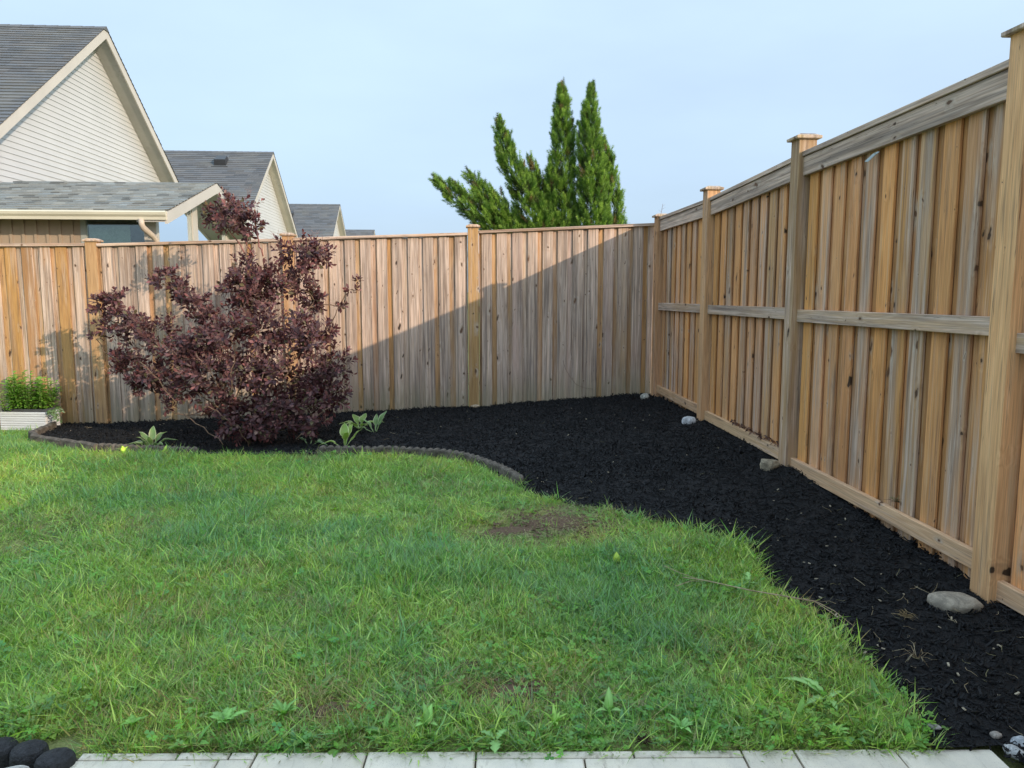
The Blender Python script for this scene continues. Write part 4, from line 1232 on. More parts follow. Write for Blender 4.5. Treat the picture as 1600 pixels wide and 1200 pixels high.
# ------------------------------------------------------------------ arborvitae behind the rear fence
CEDAR = leaf_material('arborvitae_spray', 0.25, 0.5, 0.3, tboost=(1.2, 1.5, 0.5))
def arborvitae(label, crowns, seed, trunk_xy):
    """crowns: list of (spine points top..bottom, radius at bottom, tip sparseness)"""
    rnd = random.Random(seed)
    tx, ty = trunk_xy
    root = empty('arborvitae', (tx, ty, -.1))
    tag(root, label, 'evergreen tree', 'arborvitae trees behind the rear fence')
    mb = MB(); low = crowns[0][0][-1]
    mb.tube([(0, 0, 0), ((low[0] - tx) * .5, (low[1] - ty) * .5, 1.3), (low[0] - tx, low[1] - ty, low[2] + .1)], .07, .045, 8)
    for sp, rb, kk in crowns[1:]:
        mb.tube([(0, 0, .4), (sp[-1][0] - tx, sp[-1][1] - ty, sp[-1][2])], .05, .03, 6)
    mb.build('trunk', BARK, root, smooth=True)
    V = []; F = []; Cc = []
    for sp, rb, power in crowns:
        pts = [Vector((x - tx, y - ty, z + .1)) for x, y, z in sp]
        # carry the spine on down to about a metre above ground
        segs = [(pts[i], pts[i + 1]) for i in range(len(pts) - 1)]
        tot = sum((b - a).length for a, b in segs)
        npl = int(470 * (tot / 2.0) * (rb / .30)) + 40
        for _ in range(npl):
            t = rnd.random() ** .70
            st_ = t * tot; acc = 0
            for a, b in segs:
                l = (b - a).length
                if st_ <= acc + l or (a, b) == segs[-1]: break
                acc += l
            u = min(1, (st_ - acc) / l); p = a.lerp(b, u); ax = (a - b).normalized()
            ang = rnd.uniform(0, 2 * math.pi)
            o1 = ax.orthogonal().normalized(); o2 = ax.cross(o1)
            out_ = o1 * math.cos(ang) + o2 * math.sin(ang)
            prof = rb * (t ** power) * (1 - .14 * t) + .004
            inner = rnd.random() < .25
            q0 = p + out_ * prof * (rnd.uniform(.25, .6) if inner else rnd.uniform(.62, .95))
            pl_ax = (ax * rnd.uniform(.6, 1.1) + Vector((0, 0, .45)) + out_ * rnd.uniform(.15, .75)).normalized()
            if t < .08: pl_ax = (ax + out_ * rnd.uniform(0, .25)).normalized()
            pl_len = rnd.uniform(.12, .30) * (.75 if t < .2 else 1)
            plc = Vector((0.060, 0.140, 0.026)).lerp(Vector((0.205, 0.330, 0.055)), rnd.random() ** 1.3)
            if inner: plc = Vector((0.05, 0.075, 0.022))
            if rnd.random() < .03: plc = Vector((0.15, 0.10, 0.05))
            for sidx in range(rnd.randint(11, 16)):
                w_ = sidx / 14
                a2 = sidx * 2.4
                p1 = pl_ax.orthogonal().normalized(); p2 = pl_ax.cross(p1)
                po = p1 * math.cos(a2) + p2 * math.sin(a2)
                q = q0 + pl_ax * pl_len * w_ * .8 + po * .022 * (1 - w_)
                d = (pl_ax + po * rnd.uniform(.25, .75) * (1.1 - w_)).normalized()
                side = d.cross(po + Vector((rnd.uniform(-.6, .6), rnd.uniform(-.6, .6), 0))).normalized()
                ln = rnd.uniform(.06, .12)
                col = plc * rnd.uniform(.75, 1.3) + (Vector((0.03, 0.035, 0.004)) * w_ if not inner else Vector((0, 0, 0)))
                k0 = len(V)
                V += [q - side * ln * .05, q + side * ln * .05, q + d * ln]
                F += [(k0, k0 + 1, k0 + 2)]
                nn = 3
                for (b0, l2, sg) in ((.12, .55, 1), (.40, .42, 1), (.12, .55, -1), (.40, .42, -1)):
                    e0 = q + d * ln * b0; dd = (d * .75 + side * sg * .66 + po * rnd.uniform(-.2, .2)).normalized()
                    V += [e0, e0 + d * ln * .15, e0 + dd * ln * l2]
                    F += [(k0 + nn, k0 + nn + 1, k0 + nn + 2)]; nn += 3
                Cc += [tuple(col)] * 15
    me = np_mesh('crown', np.array([tuple(v) for v in V]), np.array(F), CEDAR, np.array(Cc))
    tag(link('crown', me, root), kind='stuff')
Y2 = 12.4
def sp(*pts): return [(x, Y2 + dy, z) for x, z, dy in pts]
arborvitae('leftmost arborvitae, bent low to the left in two pointed fingers over the fence',
           [(sp((-.30, 3.33, 0), (.03, 3.03, 0), (.45, 2.76, 0), (.95, 2.38, .1), (1.3, 1.9, .2)), .30, .62), (sp((.20, 3.42, .1), (.42, 3.14, .1), (.74, 2.80, .1), (1.1, 2.40, .2), (1.35, 1.9, .2)), .27, .62)], 4, (1.45, Y2 + .3))
arborvitae('left-leaning arborvitae standing between the bent one and the tall pair',
           [(sp((.69, 4.23, 0), (.80, 3.72, 0), (1.06, 3.16, 0), (1.36, 2.60, .1), (1.55, 1.8, .2)), .33, .68), (sp((1.21, 3.66, .25), (1.32, 3.28, .25), (1.50, 2.86, .25), (1.62, 2.5, .2), (1.66, 1.8, .2)), .26, .62)], 9, (1.62, Y2 + .35))
arborvitae('tallest arborvitae, left one of the upright pair behind the fence',
           [(sp((1.70, 4.80, .2), (1.72, 4.15, .2), (1.70, 3.4, .2), (1.70, 2.6, .2), (1.72, 1.6, .2)), .37, .62)], 14, (1.74, Y2 + .2))
arborvitae('bright upright arborvitae, right one of the tall pair behind the fence',
           [(sp((2.14, 4.74, 0), (2.11, 4.16, 0), (2.16, 3.37, 0), (2.21, 2.6, 0), (2.2, 1.6, 0)), .37, .66)], 23, (2.15, Y2))
arborvitae('shorter arborvitae on the right end of the evergreen group',
           [(sp((2.39, 3.96, .25), (2.46, 3.47, .25), (2.53, 3.0, .25), (2.55, 2.5, .25), (2.5, 1.6, .25)), .31, .58)], 31, (2.45, Y2 + .25))

# ------------------------------------------------------------------ black mulch chips
def mulch():
    m, nt, out = new_mat('black_mulch_chip')
    oi = nd(nt, 'ShaderNodeObjectInfo'); tc = nd(nt, 'ShaderNodeTexCoord')
    n1 = noise_n(nt, mapped(nt, tc.outputs['Object'], (20, 160, 160)), 1.0, 3, 0.6)
    a = mix_c(nt, oi.outputs['Random'], (0.0015, 0.0017, 0.0022), (0.0060, 0.0067, 0.0085))
    base = mix_c(nt, n1, mix_c(nt, 1.0, a, (.5, .5, .5), 'MULTIPLY'), a)
    p = principled(nt, out, 0.72, 0.34); nt.links.new(base, p.inputs['Base Color'])
    bump(nt, p, n1, 0.6, 0.002)
    rnd = random.Random(5)
    meshes = []
    for i in range(10):
        L_ = rnd.uniform(.018, .060); w = rnd.uniform(.003, .0095); t = rnd.uniform(.002, .005)
        mb = MB(); bend = rnd.uniform(-.012, .012); vs = []
        for k, s in enumerate((-.5, -.1, .3, .5)):
            ww = w * (rnd.uniform(.25, .6) if k in (0, 3) else rnd.uniform(.75, 1.1))
            zz = bend * (s * s) * 4; yy = rnd.uniform(-.002, .002)
            vs += [(s * L_, yy - ww / 2, zz), (s * L_, yy + ww / 2, zz), (s * L_, yy + ww / 2.6, zz + t), (s * L_, yy - ww / 2.6, zz + t)]
        fs = [(3, 2, 1, 0), (12, 13, 14, 15)]
        for k in range(3):
            for j in range(4):
                fs.append((k * 4 + j, k * 4 + (j + 1) % 4, k * 4 + 4 + (j + 1) % 4, k * 4 + 4 + j))
        mb.add(vs, fs); meshes.append(mb.mesh('mulch_chip', m))
    rs = np.random.RandomState(3)
    N = 215000
    px = rs.uniform(-5.15, 2.8, N); py = rs.uniform(1.9, 10.33, N)
    dens = np.where(py < 5, 1.0, np.where(py < 7, .8, .62))
    jit = .03 * vnoise(px, py, 9, 9)
    keep = in_poly(px + jit, py + jit, BED) & (rs.uniform(0, 1, N) < dens)
    px, py = px[keep], py[keep]
    # a few chips spill onto the lawn edge
    pz = bed_z(px, py) + rs.uniform(0, .009, len(px))
    n = len(px)
    rots = np.stack([rs.normal(0, .28, n), rs.normal(0, .28, n), rs.uniform(0, 6.283, n)], -1)
    scl = (.5 + 1.15 * rs.uniform(0, 1, n) ** 2.4) * np.where(py > 6, 1.25, 1.0)
    o = scatter('mulch_chips', np.stack([px, py, pz], -1), rots, scl, rs.randint(0, 10, n), source_collection('mulch_chip', meshes))
    tag(o, 'loose black dyed wood mulch covering the planting bed', 'mulch')
mulch()

STRAW = leaf_material('dry_straw', 0.15, 0.75, 0.2, tboost=(1, 1, 1))
def straw():
    rnd = random.Random(8); meshes = []
    for i in range(7):
        mb = MB(); L_ = rnd.uniform(.03, .10); b = rnd.uniform(-.4, .4)
        pts = [(L_ * (t - .5), b * L_ * (t - .5) ** 2 * 2, .004 + rnd.uniform(0, .012)) for t in (0, .33, .66, 1)]
        col = rnd.choice([(0.36, 0.28, 0.16), (0.46, 0.38, 0.24), (0.24, 0.16, 0.09), (0.30, 0.27, 0.14)])
        mb.tube(pts, .0011, .0006, 4, col); meshes.append(mb.mesh('straw', STRAW, True))
    for i in range(3):
        mb = MB(); c = rnd.choice([(0.5, 0.46, 0.38), (0.42, 0.36, 0.26)])
        mb.box(-.009, .009, -.0035, .0035, .002, .007, c); meshes.append(mb.mesh('straw_pale', STRAW, True))
    rs = np.random.RandomState(12); N = 17000
    px = rs.uniform(-5, 2.75, N); py = rs.uniform(2.4, 10.2, N)
    e = edge_dist(px, py, LAWN_EDGE)
    pr = .016 + .10 * np.exp(-e / .12) * (px > .3) + .22 * np.exp(-((px - 2.05) ** 2 / .25 + (py - 3.0) ** 2 / .8)) + .06 * (py < 5) + .05 * np.exp(-((px - .9) ** 2 + (py - 5.9) ** 2) / .25)
    keep = in_poly(px, py, BED) & (rs.uniform(0, 1, N) < pr)
    px, py = px[keep], py[keep]; n = len(px)
    rots = np.stack([rs.normal(0, .15, n), rs.normal(0, .2, n), rs.uniform(0, 6.283, n)], -1)
    o = scatter('straw_bits', np.stack([px, py, bed_z(px, py) + .009], -1), rots, rs.uniform(.6, 1.2, n), np.where(rs.uniform(0, 1, n) < .6, rs.randint(0, 7, n), rs.randint(7, 10, n)), source_collection('straw', meshes))
    tag(o, 'dry straw and pale wood bits scattered over the black mulch', 'straw')
straw()

# ------------------------------------------------------------------ lawn
def lawn():
    GRASS = leaf_material('grass_blade', 0.42, 0.45, 0.40, upbend=0.55, patch=(0.9, (0.92, 1.0, 0.86), (1.30, 1.16, 0.80), 3.1, (0.84, 0.94, 1.0)), tboost=(1.25, 1.35, 0.6))
    rnd = random.Random(21)
    def blade(V, F, Cc, x, y, ang, h, w, lean, curl, col):
        k0 = len(V); segs = 3
        dx, dy = math.cos(ang), math.sin(ang); sx, sy = -dy, dx
        for i in range(segs + 1):
            t = i / segs
            off = lean * t + curl * t * t
            z = h * (t - .22 * abs(curl / max(h, .01)) * t * t)
            ww = w * (1 - t ** 1.8) * .5 if i < segs else 0
            c = col
            if i < segs:
                V += [(x + dx * off - sx * ww, y + dy * off - sy * ww, z), (x + dx * off + sx * ww, y + dy * off + sy * ww, z)]; Cc += [c, c]
            else:
                V.append((x + dx * off, y + dy * off, z)); Cc.append(c)
        F += [(k0, k0 + 1, k0 + 3, k0 + 2), (k0 + 2, k0 + 3, k0 + 5, k0 + 4), (k0 + 4, k0 + 5, k0 + 6)]
    def tuft(n, rad, h0, h1, w0, w1, cols, lean=.5, flat=1.0):
        mb = MB(); V, F, Cc = [], [], []
        for _ in range(n):
            a = rnd.uniform(0, 6.283); r = rad * math.sqrt(rnd.random())
            h = rnd.uniform(h0, h1)
            c = rnd.choice(cols); j = rnd.uniform(.58, 1.42); c = tuple(q * j for q in c)
            blade(V, F, Cc, r * math.cos(a), r * math.sin(a), a + rnd.uniform(-1.4, 1.4), h * flat, rnd.uniform(w0, w1), rnd.uniform(0, lean) * h, rnd.uniform(0, .9) * h * rnd.choice((.3, 1, 1.3)), c)
        mb.v, mb.f, mb.c = V, F, Cc
        return mb.mesh('grass_tuft', GRASS, True)
    G1 = [(0.245, 0.430, 0.070), (0.295, 0.465, 0.085), (0.185, 0.365, 0.062), (0.380, 0.500, 0.140), (0.275, 0.430, 0.160), (0.44, 0.53, 0.22)]
    G1 = G1 * 4 + [(0.42, 0.34, 0.17), (0.34, 0.26, 0.14), (0.45, 0.40, 0.22)]
    GD = [(0.150, 0.325, 0.085), (0.200, 0.370, 0.160), (0.135, 0.315, 0.055), (0.260, 0.410, 0.230)]
    GS = [(0.42, 0.34, 0.18), (0.33, 0.25, 0.13), (0.22, 0.16, 0.085), (0.48, 0.42, 0.25), (0.20, 0.27, 0.08)]
    meshes = [tuft(15, .060, .012, .042, .0028, .0056, G1, 2.0) for _ in range(6)]
    meshes += [tuft(15, .050, .032, .070, .0034, .0062, GD, 1.5) for _ in range(2)]
    meshes += [tuft(15, .07, .02, .045, .0020, .0038, GS, 2.6, .6) for _ in range(2)]
    # clover and small broad leaves
    def clover(cols):
        mb = MB()
        for _ in range(5):
            a = rnd.uniform(0, 6.283); r = .07 * math.sqrt(rnd.random()); h = rnd.uniform(.025, .055)
            x, y = r * math.cos(a), r * math.sin(a)
            col = tuple(q * rnd.uniform(.8, 1.2) for q in rnd.choice(cols))
            tilt = Vector((rnd.uniform(-.35, .35), rnd.uniform(-.35, .35), 1)).normalized()
            mb.tube([(x * .6, y * .6, 0), (x, y, h)], .0008, .0007, 3, col)
            for k in range(3):
                t = k * 2.094 + a
                d = Vector((math.cos(t), math.sin(t), 0)); d = (d - tilt * d.dot(tilt)).normalized(); s = tilt.cross(d)
                L_ = rnd.uniform(.010, .017); c = Vector((x, y, h))
                mb.add([c, c + d * L_ * .55 + s * L_ * .5, c + d * L_ * .95 + s * L_ * .3, c + d * L_ * .88, c + d * L_ * .95 - s * L_ * .3, c + d * L_ * .55 - s * L_ * .5], [(0, 5, 4, 3), (0, 3, 2, 1)], col)
        return mb.mesh('clover', GRASS, True)
    CL = [(0.17, 0.37, 0.075), (0.22, 0.43, 0.09), (0.15, 0.31, 0.09)]
    meshes += [clover(CL) for _ in range(2)]
    def broad(cols, nleaf, L0, L1, wr):
        mb = MB()
        for k in range(nleaf):
            a = k * 2.4 + rnd.uniform(-.4, .4); L_ = rnd.uniform(L0, L1)
            v, f = leaf_points(L_, L_ * wr, .25, .35, 3, 'ovate', .004)
            up = rnd.uniform(.35, 1.1)
            M = orient_matrix((0, 0, .005), (math.cos(a), math.sin(a), up), (-math.cos(a) * up, -math.sin(a) * up, 1))
            M = np.array(M); vv = v @ M[:3, :3].T + M[:3, 3]
            mb.add([tuple(q) for q in vv], f, tuple(q * rnd.uniform(.85, 1.2) for q in rnd.choice(cols)))
        return mb.mesh('broadleaf', GRASS, True)
    BL = [(0.20, 0.40, 0.09), (0.17, 0.34, 0.12), (0.25, 0.45, 0.09)]
    meshes += [broad(BL, 6, .03, .055, .5), broad(BL, 5, .04, .07, .32), broad(BL, 8, .018, .03, .6)]
    coll = source_collection('lawn_plant', meshes)
    rs = np.random.RandomState(4)
    def field(x, y, s, k): return vnoise(x, y, s, k) * .65 + vnoise(x, y, s * 2.7, k + 1) * .35
    N = 82000
    px = rs.uniform(-6.8, 1.95, N); py = rs.uniform(2.3, 10.2, N)
    N2 = 24000                                                     # denser close to the paving
    px = np.concatenate([px, rs.uniform(-2.6, 1.95, N2)]); py = np.concatenate([py, rs.uniform(2.3, 4.6, N2)])
    jit = .035 * vnoise(px, py, 6, 2) + .02 * vnoise(px, py, 17, 4) + .012
    ok = (~in_poly(px + jit, py + jit * .7, BED)) & (py > pave_edge(px) + .004) & ~((py > 9.4) & (px > -6.3) & (px < -4.98) & (py > 9.75))
    ok &= ~((px < -1.33) & (px > -1.85) & (py < 2.72))
    px, py = px[ok], py[ok]; n = len(px)
    # bare and dry places
    soil = 1.15 * np.exp(-(((px - .68) / .40) ** 2 + ((py - 5.10) / .36) ** 2)) + 1.0 * np.exp(-(((px - .30) / .22) ** 2 + ((py - 4.96) / .17) ** 2))
    soil += .8 * np.exp(-(((px - .20) / .13) ** 2 + ((py - 2.90) / .10) ** 2)) + .85 * np.exp(-(((px + .50) / .08) ** 2 + ((py - 2.82) / .06) ** 2)) + .7 * np.exp(-(((px - .62) / .07) ** 2 + ((py - 2.54) / .05) ** 2))
    soil += .5 * np.clip(field(px, py, 1.9, 31) - .42, 0, 1) * 2
    thin = np.clip(.28 * np.exp(-(py - pave_edge(px)) / .10), 0, 1)
    u = rs.uniform(0, 1, n)
    keep = u > np.clip(soil, 0, .93) * .95 + thin
    px, py, soil = px[keep], py[keep], soil[keep]; n = len(px)
    lush = field(px, py, .85, 11); dry = field(px, py, 1.5, 41)
    lush += .9 * np.exp(-(((px + .42) / .5) ** 2 + ((py - 4.35) / .45) ** 2)) + .5 * np.exp(-(((px - .9) / .5) ** 2 + ((py - 3.4) / .5) ** 2)) 
    u = rs.uniform(0, 1, n)
    idx = rs.randint(0, 6, n)
    pl = np.clip((lush - .22) * 1.1, 0.03, .5)
    idx = np.where(u < pl, rs.randint(6, 8, n), idx)
    pd = np.clip((dry - .10) * .9, 0.07, .5) + np.clip(soil, 0, 1) * .9
    u2 = rs.uniform(0, 1, n)
    idx = np.where((u2 < pd) & (u >= pl), rs.randint(8, 10, n), idx)
    clv = field(px, py, 1.3, 51) + .55 * np.exp(-(py - pave_edge(px)) / .22)
    u3 = rs.uniform(0, 1, n)
    idx = np.where(u3 < np.clip((clv - .1) * .26, .02, .20), rs.randint(10, 12, n), idx)
    u4 = rs.uniform(0, 1, n)
    idx = np.where(u4 < .03 + .07 * np.clip(clv - .2, 0, 1) + .16 * np.exp(-(py - pave_edge(px)) / .16), rs.randint(12, 15, n), idx)
    near = (np.abs(px) < 7) & (py < 11)
    pz = lawn_z(px, py) + vnoise(px, py, 1.7, 1) * .012
    rots = np.stack([rs.normal(0, .30, n), rs.normal(0, .30, n), rs.uniform(0, 6.283, n)], -1)
    hvar = 1 + .28 * field(px, py, 1.1, 61)
    edge = edge_dist(px, py, LAWN_EDGE)
    hvar *= 1 + .12 * np.exp(-edge / .10) * (py < 5.2)
    hvar *= 1 - .42 * np.exp(-edge / .16) * (py > 6.2)
    scl = (.6 + .85 * rs.uniform(0, 1, n) ** 1.5) * hvar * np.where(py > 6, 1.08, 1.0)
    o = scatter('grass', np.stack([px, py, pz], -1), rots, scl, idx, coll)
    tag(o, 'patchy green lawn of grass, clover and dry blades', 'grass')
    # crumbs of soil on the bare places
    cm2 = []
    for i in range(4):
        mb = MB(); vs = []
        for (a_, b_, c_) in ((1, 0, .1), (-.3, .9, 0), (-.8, -.4, .1), (.2, -.9, 0), (.1, .1, .8), (.5, .5, .5), (-.5, .2, .55)):
            vs.append((a_ * rnd.uniform(.7, 1.2) * .008, b_ * rnd.uniform(.7, 1.2) * .008, c_ * rnd.uniform(.7, 1.2) * .008))
        mb.add(vs, [(0, 5, 4), (0, 1, 5), (1, 6, 5), (5, 6, 4), (1, 2, 6), (2, 4, 6), (2, 3, 4), (3, 0, 4)]); cm2.append(mb.mesh('soil_crumb', bpy.data.materials['bare_soil']))
    n = 1100
    cx = np.concatenate([.72 + rs.normal(0, .22, n), .2 + rs.normal(0, .09, 120), -.5 + rs.normal(0, .06, 60)]); cy = np.concatenate([5.17 + rs.normal(0, .17, n), 2.9 + rs.normal(0, .06, 120), 2.82 + rs.normal(0, .04, 60)])
    k = ~in_poly(cx, cy, BED); cx, cy = cx[k], cy[k]; n = len(cx)
    o = scatter('soil_crumbs', np.stack([cx, cy, lawn_z(cx, cy) + .014 + vnoise(cx, cy, 1.7, 1) * .004], -1), np.stack([np.zeros(n), np.zeros(n), rs.uniform(0, 6.28, n)], -1), .5 + 2.2 * rs.uniform(0, 1, n) ** 3, rs.randint(0, 4, n), source_collection('soil_crumb', cm2))
    tag(o, 'crumbs of brown soil on the bare patches of the lawn', 'soil')
    # cut grass lying in the bare patch
    def cut_tuft():
        mb = MB()
        for _ in range(12):
            a = rnd.gauss(.5, .5); L_ = rnd.uniform(.04, .12); x, y = rnd.uniform(-.05, .05), rnd.uniform(-.05, .05)
            c = rnd.choice([(0.27, 0.36, 0.11), (0.42, 0.38, 0.19), (0.33, 0.25, 0.13), (0.48, 0.42, 0.26), (0.20, 0.31, 0.08)])
            d = Vector((math.cos(a), math.sin(a), 0)); s = Vector((-d.y, d.x, 0)) * rnd.uniform(.001, .0022)
            p = Vector((x, y, rnd.uniform(.004, .016))); q = p + d * L_ * .5 + Vector((0, 0, rnd.uniform(0, .01))); e = p + d * L_
            mb.add([p - s, p + s, q + s * .8, q - s * .8, e], [(0, 1, 2, 3), (3, 2, 4)], c)
        return mb.mesh('cut_grass', GRASS, True)
    cm = [cut_tuft() for _ in range(4)]
    n = 620
    cx = .70 + rs.normal(0, .25, n); cy = 5.12 + rs.normal(0, .20, n)
    k = ~in_poly(cx, cy, BED); cx, cy = cx[k], cy[k]; n = len(cx)
    o = scatter('cut_grass', np.stack([cx, cy, lawn_z(cx, cy) + vnoise(cx, cy, 1.7, 1) * .012], -1), np.stack([np.zeros(n), np.zeros(n), rs.normal(0, .7, n)], -1), rs.uniform(.7, 1.1, n), rs.randint(0, 4, n), source_collection('cut_grass', cm))
    tag(o, 'cut grass and straw lying on the bare soil patch at the bed edge', 'cut grass')
lawn()

# ------------------------------------------------------------------ single weeds in the lawn
WEED = leaf_material('weed_leaf', 0.25, 0.5, 0.35, tboost=(1.2, 1.4, 0.6))
def weed_leaf_mesh(L_, w, col, lobed, seed):
    rnd = random.Random(seed); n = 9 if lobed else 5
    v = []; cc = []
    for i in range(n + 1):
        t = i / n
        if lobed:
            ww = w * (.18 + .82 * math.sin(math.pi * min(1, t ** 1.1)) ** .8 * (1.0 if i % 2 else .45)) * (1 - .55 * max(0, t - .8) / .2)
            if i == n: ww = .001
        else:
            ww = w * max(.08, math.sin(math.pi * t ** .7) ** .8) if i < n else .001
        z = L_ * (.10 * math.sin(math.pi * t) - .22 * t * t); yb = L_ * t - (L_ * .02 if lobed and i % 2 else 0)
        tw = rnd.uniform(-.06, .06) * w
        v += [(-ww / 2, yb, z + .14 * ww + tw), (0, L_ * t, z), (ww / 2, yb, z + .14 * ww - tw)]
        pale = tuple(min(1, c * 1.35 + .03) for c in col)
        cc += [col, pale, col]
    f = []
    for i in range(n):
        a = i * 3; f += [(a, a + 1, a + 4, a + 3), (a + 1, a + 2, a + 5, a + 4)]
    return np_mesh('leaf', np.array(v), np.array(f), WEED, np.array(cc), True)
def weed(label, x, y, leaves, lobed=False, name='weed', cat='weed', col=(0.10, 0.22, 0.06)):
    """leaves: (heading degrees, rise, length, width)"""
    z = float(lawn_z(x, y)) + .012
    root = empty(name, (x, y, z)); tag(root, label, cat)
    rnd = random.Random(int((x + 9) * 1000 + y * 77))
    for k, (hd, rise, L_, w) in enumerate(leaves):
        a = R(hd); j = rnd.uniform(.85, 1.2)
        if 'long pale' not in label: L_ *= .78; w *= .78
        me = weed_leaf_mesh(L_, w, (col[0] * j * 1.75, col[1] * j * 1.5, col[2] * j * 1.3), lobed, k + int(x * 100))
        o = link('leaf', me, root)
        o.matrix_local = orient_matrix((.004 * math.cos(a), .004 * math.sin(a), .012), (math.cos(a), math.sin(a), rise), (-math.cos(a) * rise, -math.sin(a) * rise, 1))
def ring(n, rise, L_, w, start=0, seed=1):
    r = random.Random(seed)
    return [(start + k * 360 / n + r.uniform(-22, 22), rise * r.uniform(.6, 1.4), L_ * r.uniform(.75, 1.2), w * r.uniform(.8, 1.15)) for k in range(n)]
weed('long pale dandelion leaves sprawled near the lawn corner by the mulch', 1.425, 2.72, [(128, .28, .19, .045), (-160, .25, .11, .040), (115, .5, .13, .035), (-95, .3, .09, .03), (20, .4, .08, .03)], True, 'dandelion', 'weed', (0.13, 0.26, 0.09))
weed('broad plantain leaf lying below the dry twig', 1.33, 3.30, [(-60, .25, .13, .05), (60, .4, .08, .035), (150, .4, .08, .03)], False, 'plantain', 'weed', (0.12, 0.25, 0.07))
weed('rounded pale weed leaf at the lawn edge right of the plantain', 1.50, 3.02, [(150, .25, .09, .05), (-60, .3, .08, .045), (40, .4, .06, .03)], False, 'weed', 'weed', (0.13, 0.24, 0.09))
weed('upright light green weed with narrow leaves by the paving, middle of its edge', .345, 2.62, ring(8, 1.7, .085, .022, 10, 3), False, 'weed', 'weed', (0.15, 0.30, 0.06))
weed('single upright oval leaf weed left of the dark soil clump by the paving', .56, 2.70, [(80, 3.0, .11, .042), (200, .5, .07, .03), (-30, .5, .07, .03), (120, .8, .06, .02)], False, 'plantain', 'weed', (0.12, 0.26, 0.08))
weed('lobed weed leaf hanging over the front edge of the paver strip', .125, 2.545, [(-95, .12, .085, .06), (40, .6, .07, .04), (150, .5, .08, .035)], True, 'weed', 'weed', (0.11, 0.24, 0.08))
weed('pair of tall rounded leaves growing left of the lobed leaf at the paving', -.12, 2.66, [(70, 2.2, .09, .045), (110, 2.6, .10, .035), (-40, .6, .06, .03), (220, .6, .07, .035), (170, 1, .06, .03)], False, 'weed', 'weed', (0.12, 0.27, 0.07))
weed('large leafy clump of broad weeds above the left paver strip', -.86, 2.72, ring(12, 1.0, .095, .045, 0, 8), True, 'dandelion', 'weed', (0.10, 0.24, 0.06))
weed('leafy upright weed just right of the large clump by the left pavers', -.66, 2.76, ring(10, 1.5, .085, .034, 15, 9), False, 'weed', 'weed', (0.10, 0.235, 0.06))
weed('small leafy weed between the black edging and the pavers', -1.20, 2.74, ring(8, .9, .055, .032, 15, 12), False, 'weed', 'weed', (0.11, 0.25, 0.05))
weed('bright yellow-green leaf standing in the lawn below the bare soil patch', .92, 4.28, [(80, 2.0, .085, .05), (-30, .6, .05, .03)], False, 'weed', 'weed', (0.22, 0.34, 0.04))
weed('upright oval leaf weed in the middle of the lawn', -.36, 3.86, [(100, 2.6, .085, .034), (220, .6, .05, .03), (-20, .7, .05, .03)], False, 'plantain', 'weed', (0.12, 0.27, 0.08))
weed('yellow-green seedlings at the left end of the edging', -3.42, 8.0, [(60, 2.4, .10, .06), (120, 2.6, .11, .06), (20, 1.6, .08, .05), (160, 1.8, .07, .05)], False, 'weed', 'weed', (0.26, 0.40, 0.04))
weed('yellow-green upright leaf against the scalloped edging left of the bush', -2.98, 7.92, [(85, 3.0, .12, .05), (160, 1.6, .06, .04), (20, 1.8, .06, .04)], False, 'weed', 'weed', (0.22, 0.36, 0.05))
weed('narrow-leaved weed right beside the paving at the lawn corner', 1.34, 2.49, ring(9, .9, .06, .022, 5, 14), False, 'weed', 'weed', (0.12, 0.27, 0.06))
weed('leafy weed clump at the paving edge right of the dark soil clump', .80, 2.56, ring(10, 1.1, .07, .026, 5, 16), False, 'weed', 'weed', (0.10, 0.24, 0.07))
weed('curled weed leaf on the lawn edge near the dry twig', 1.56, 3.90, [(70, .9, .11, .05), (-40, .5, .07, .035), (160, .5, .08, .03)], True, 'weed', 'weed', (0.13, 0.27, 0.09))

# ------------------------------------------------------------------ hostas
HOSTA = leaf_material('hosta_leaf', 0.28, 0.45, 0.35, tboost=(1.15, 1.3, 0.7))
def hosta_leaf_mesh(L_, w, pet, green, cream, arch, seed, curl=0.0):
    rnd = random.Random(seed); n = 7
    v = []; cc = []
    v += [(-.004, 0, 0), (-.002, 0, -.002), (0, 0, -.003), (.002, 0, -.002), (.004, 0, 0)]; cc += [(0.30, 0.40, 0.16)] * 5
    for i in range(n + 1):
        t = i / n
        ww = w * max(.10, math.sin(math.pi * min(1, .06 + t ** .72 * .94)) ** .75) if i < n else .002
        y = pet + L_ * t; z = pet * .0 - arch * L_ * t * t + curl * math.sin(t * 9 + seed) * .006
        for j, s in enumerate((-.5, -.34, 0, .34, .5)):
            v.append((s * ww, y, z + abs(s) * ww * .45 + (rnd.uniform(-.004, .004) if j in (0, 4) else 0)))
            cc.append(cream if j in (0, 4) else tuple(q * rnd.uniform(.9, 1.1) for q in green))
    f = []
    for i in range(n + 1):
        for j in range(4):
            a = i * 5 + j; f.append((a, a + 1, a + 6, a + 5))
    return np_mesh('leaf', np.array(v), np.array(f), HOSTA, np.array(cc), True)
def hosta(label, x, y, leaves, green=(0.17, 0.27, 0.075), cream=(0.52, 0.55, 0.30)):
    z = bz(x, y) if in_poly(np.array([x]), np.array([y]), BED)[0] else float(lawn_z(x, y))
    root = empty('hosta', (x, y, z)); tag(root, label, 'hosta', 'hostas in the mulch bed')
    for k, (hd, rise, L_, w, pet, arch) in enumerate(leaves):
        a = R(hd)
        o = link('leaf', hosta_leaf_mesh(L_, w, pet, green, cream, arch, k + int(abs(x) * 31), 1.0), root)
        o.matrix_local = orient_matrix((.012 * math.cos(a), .012 * math.sin(a), 0), (math.cos(a), math.sin(a), rise), (-math.cos(a) * rise, -math.sin(a) * rise, 1))
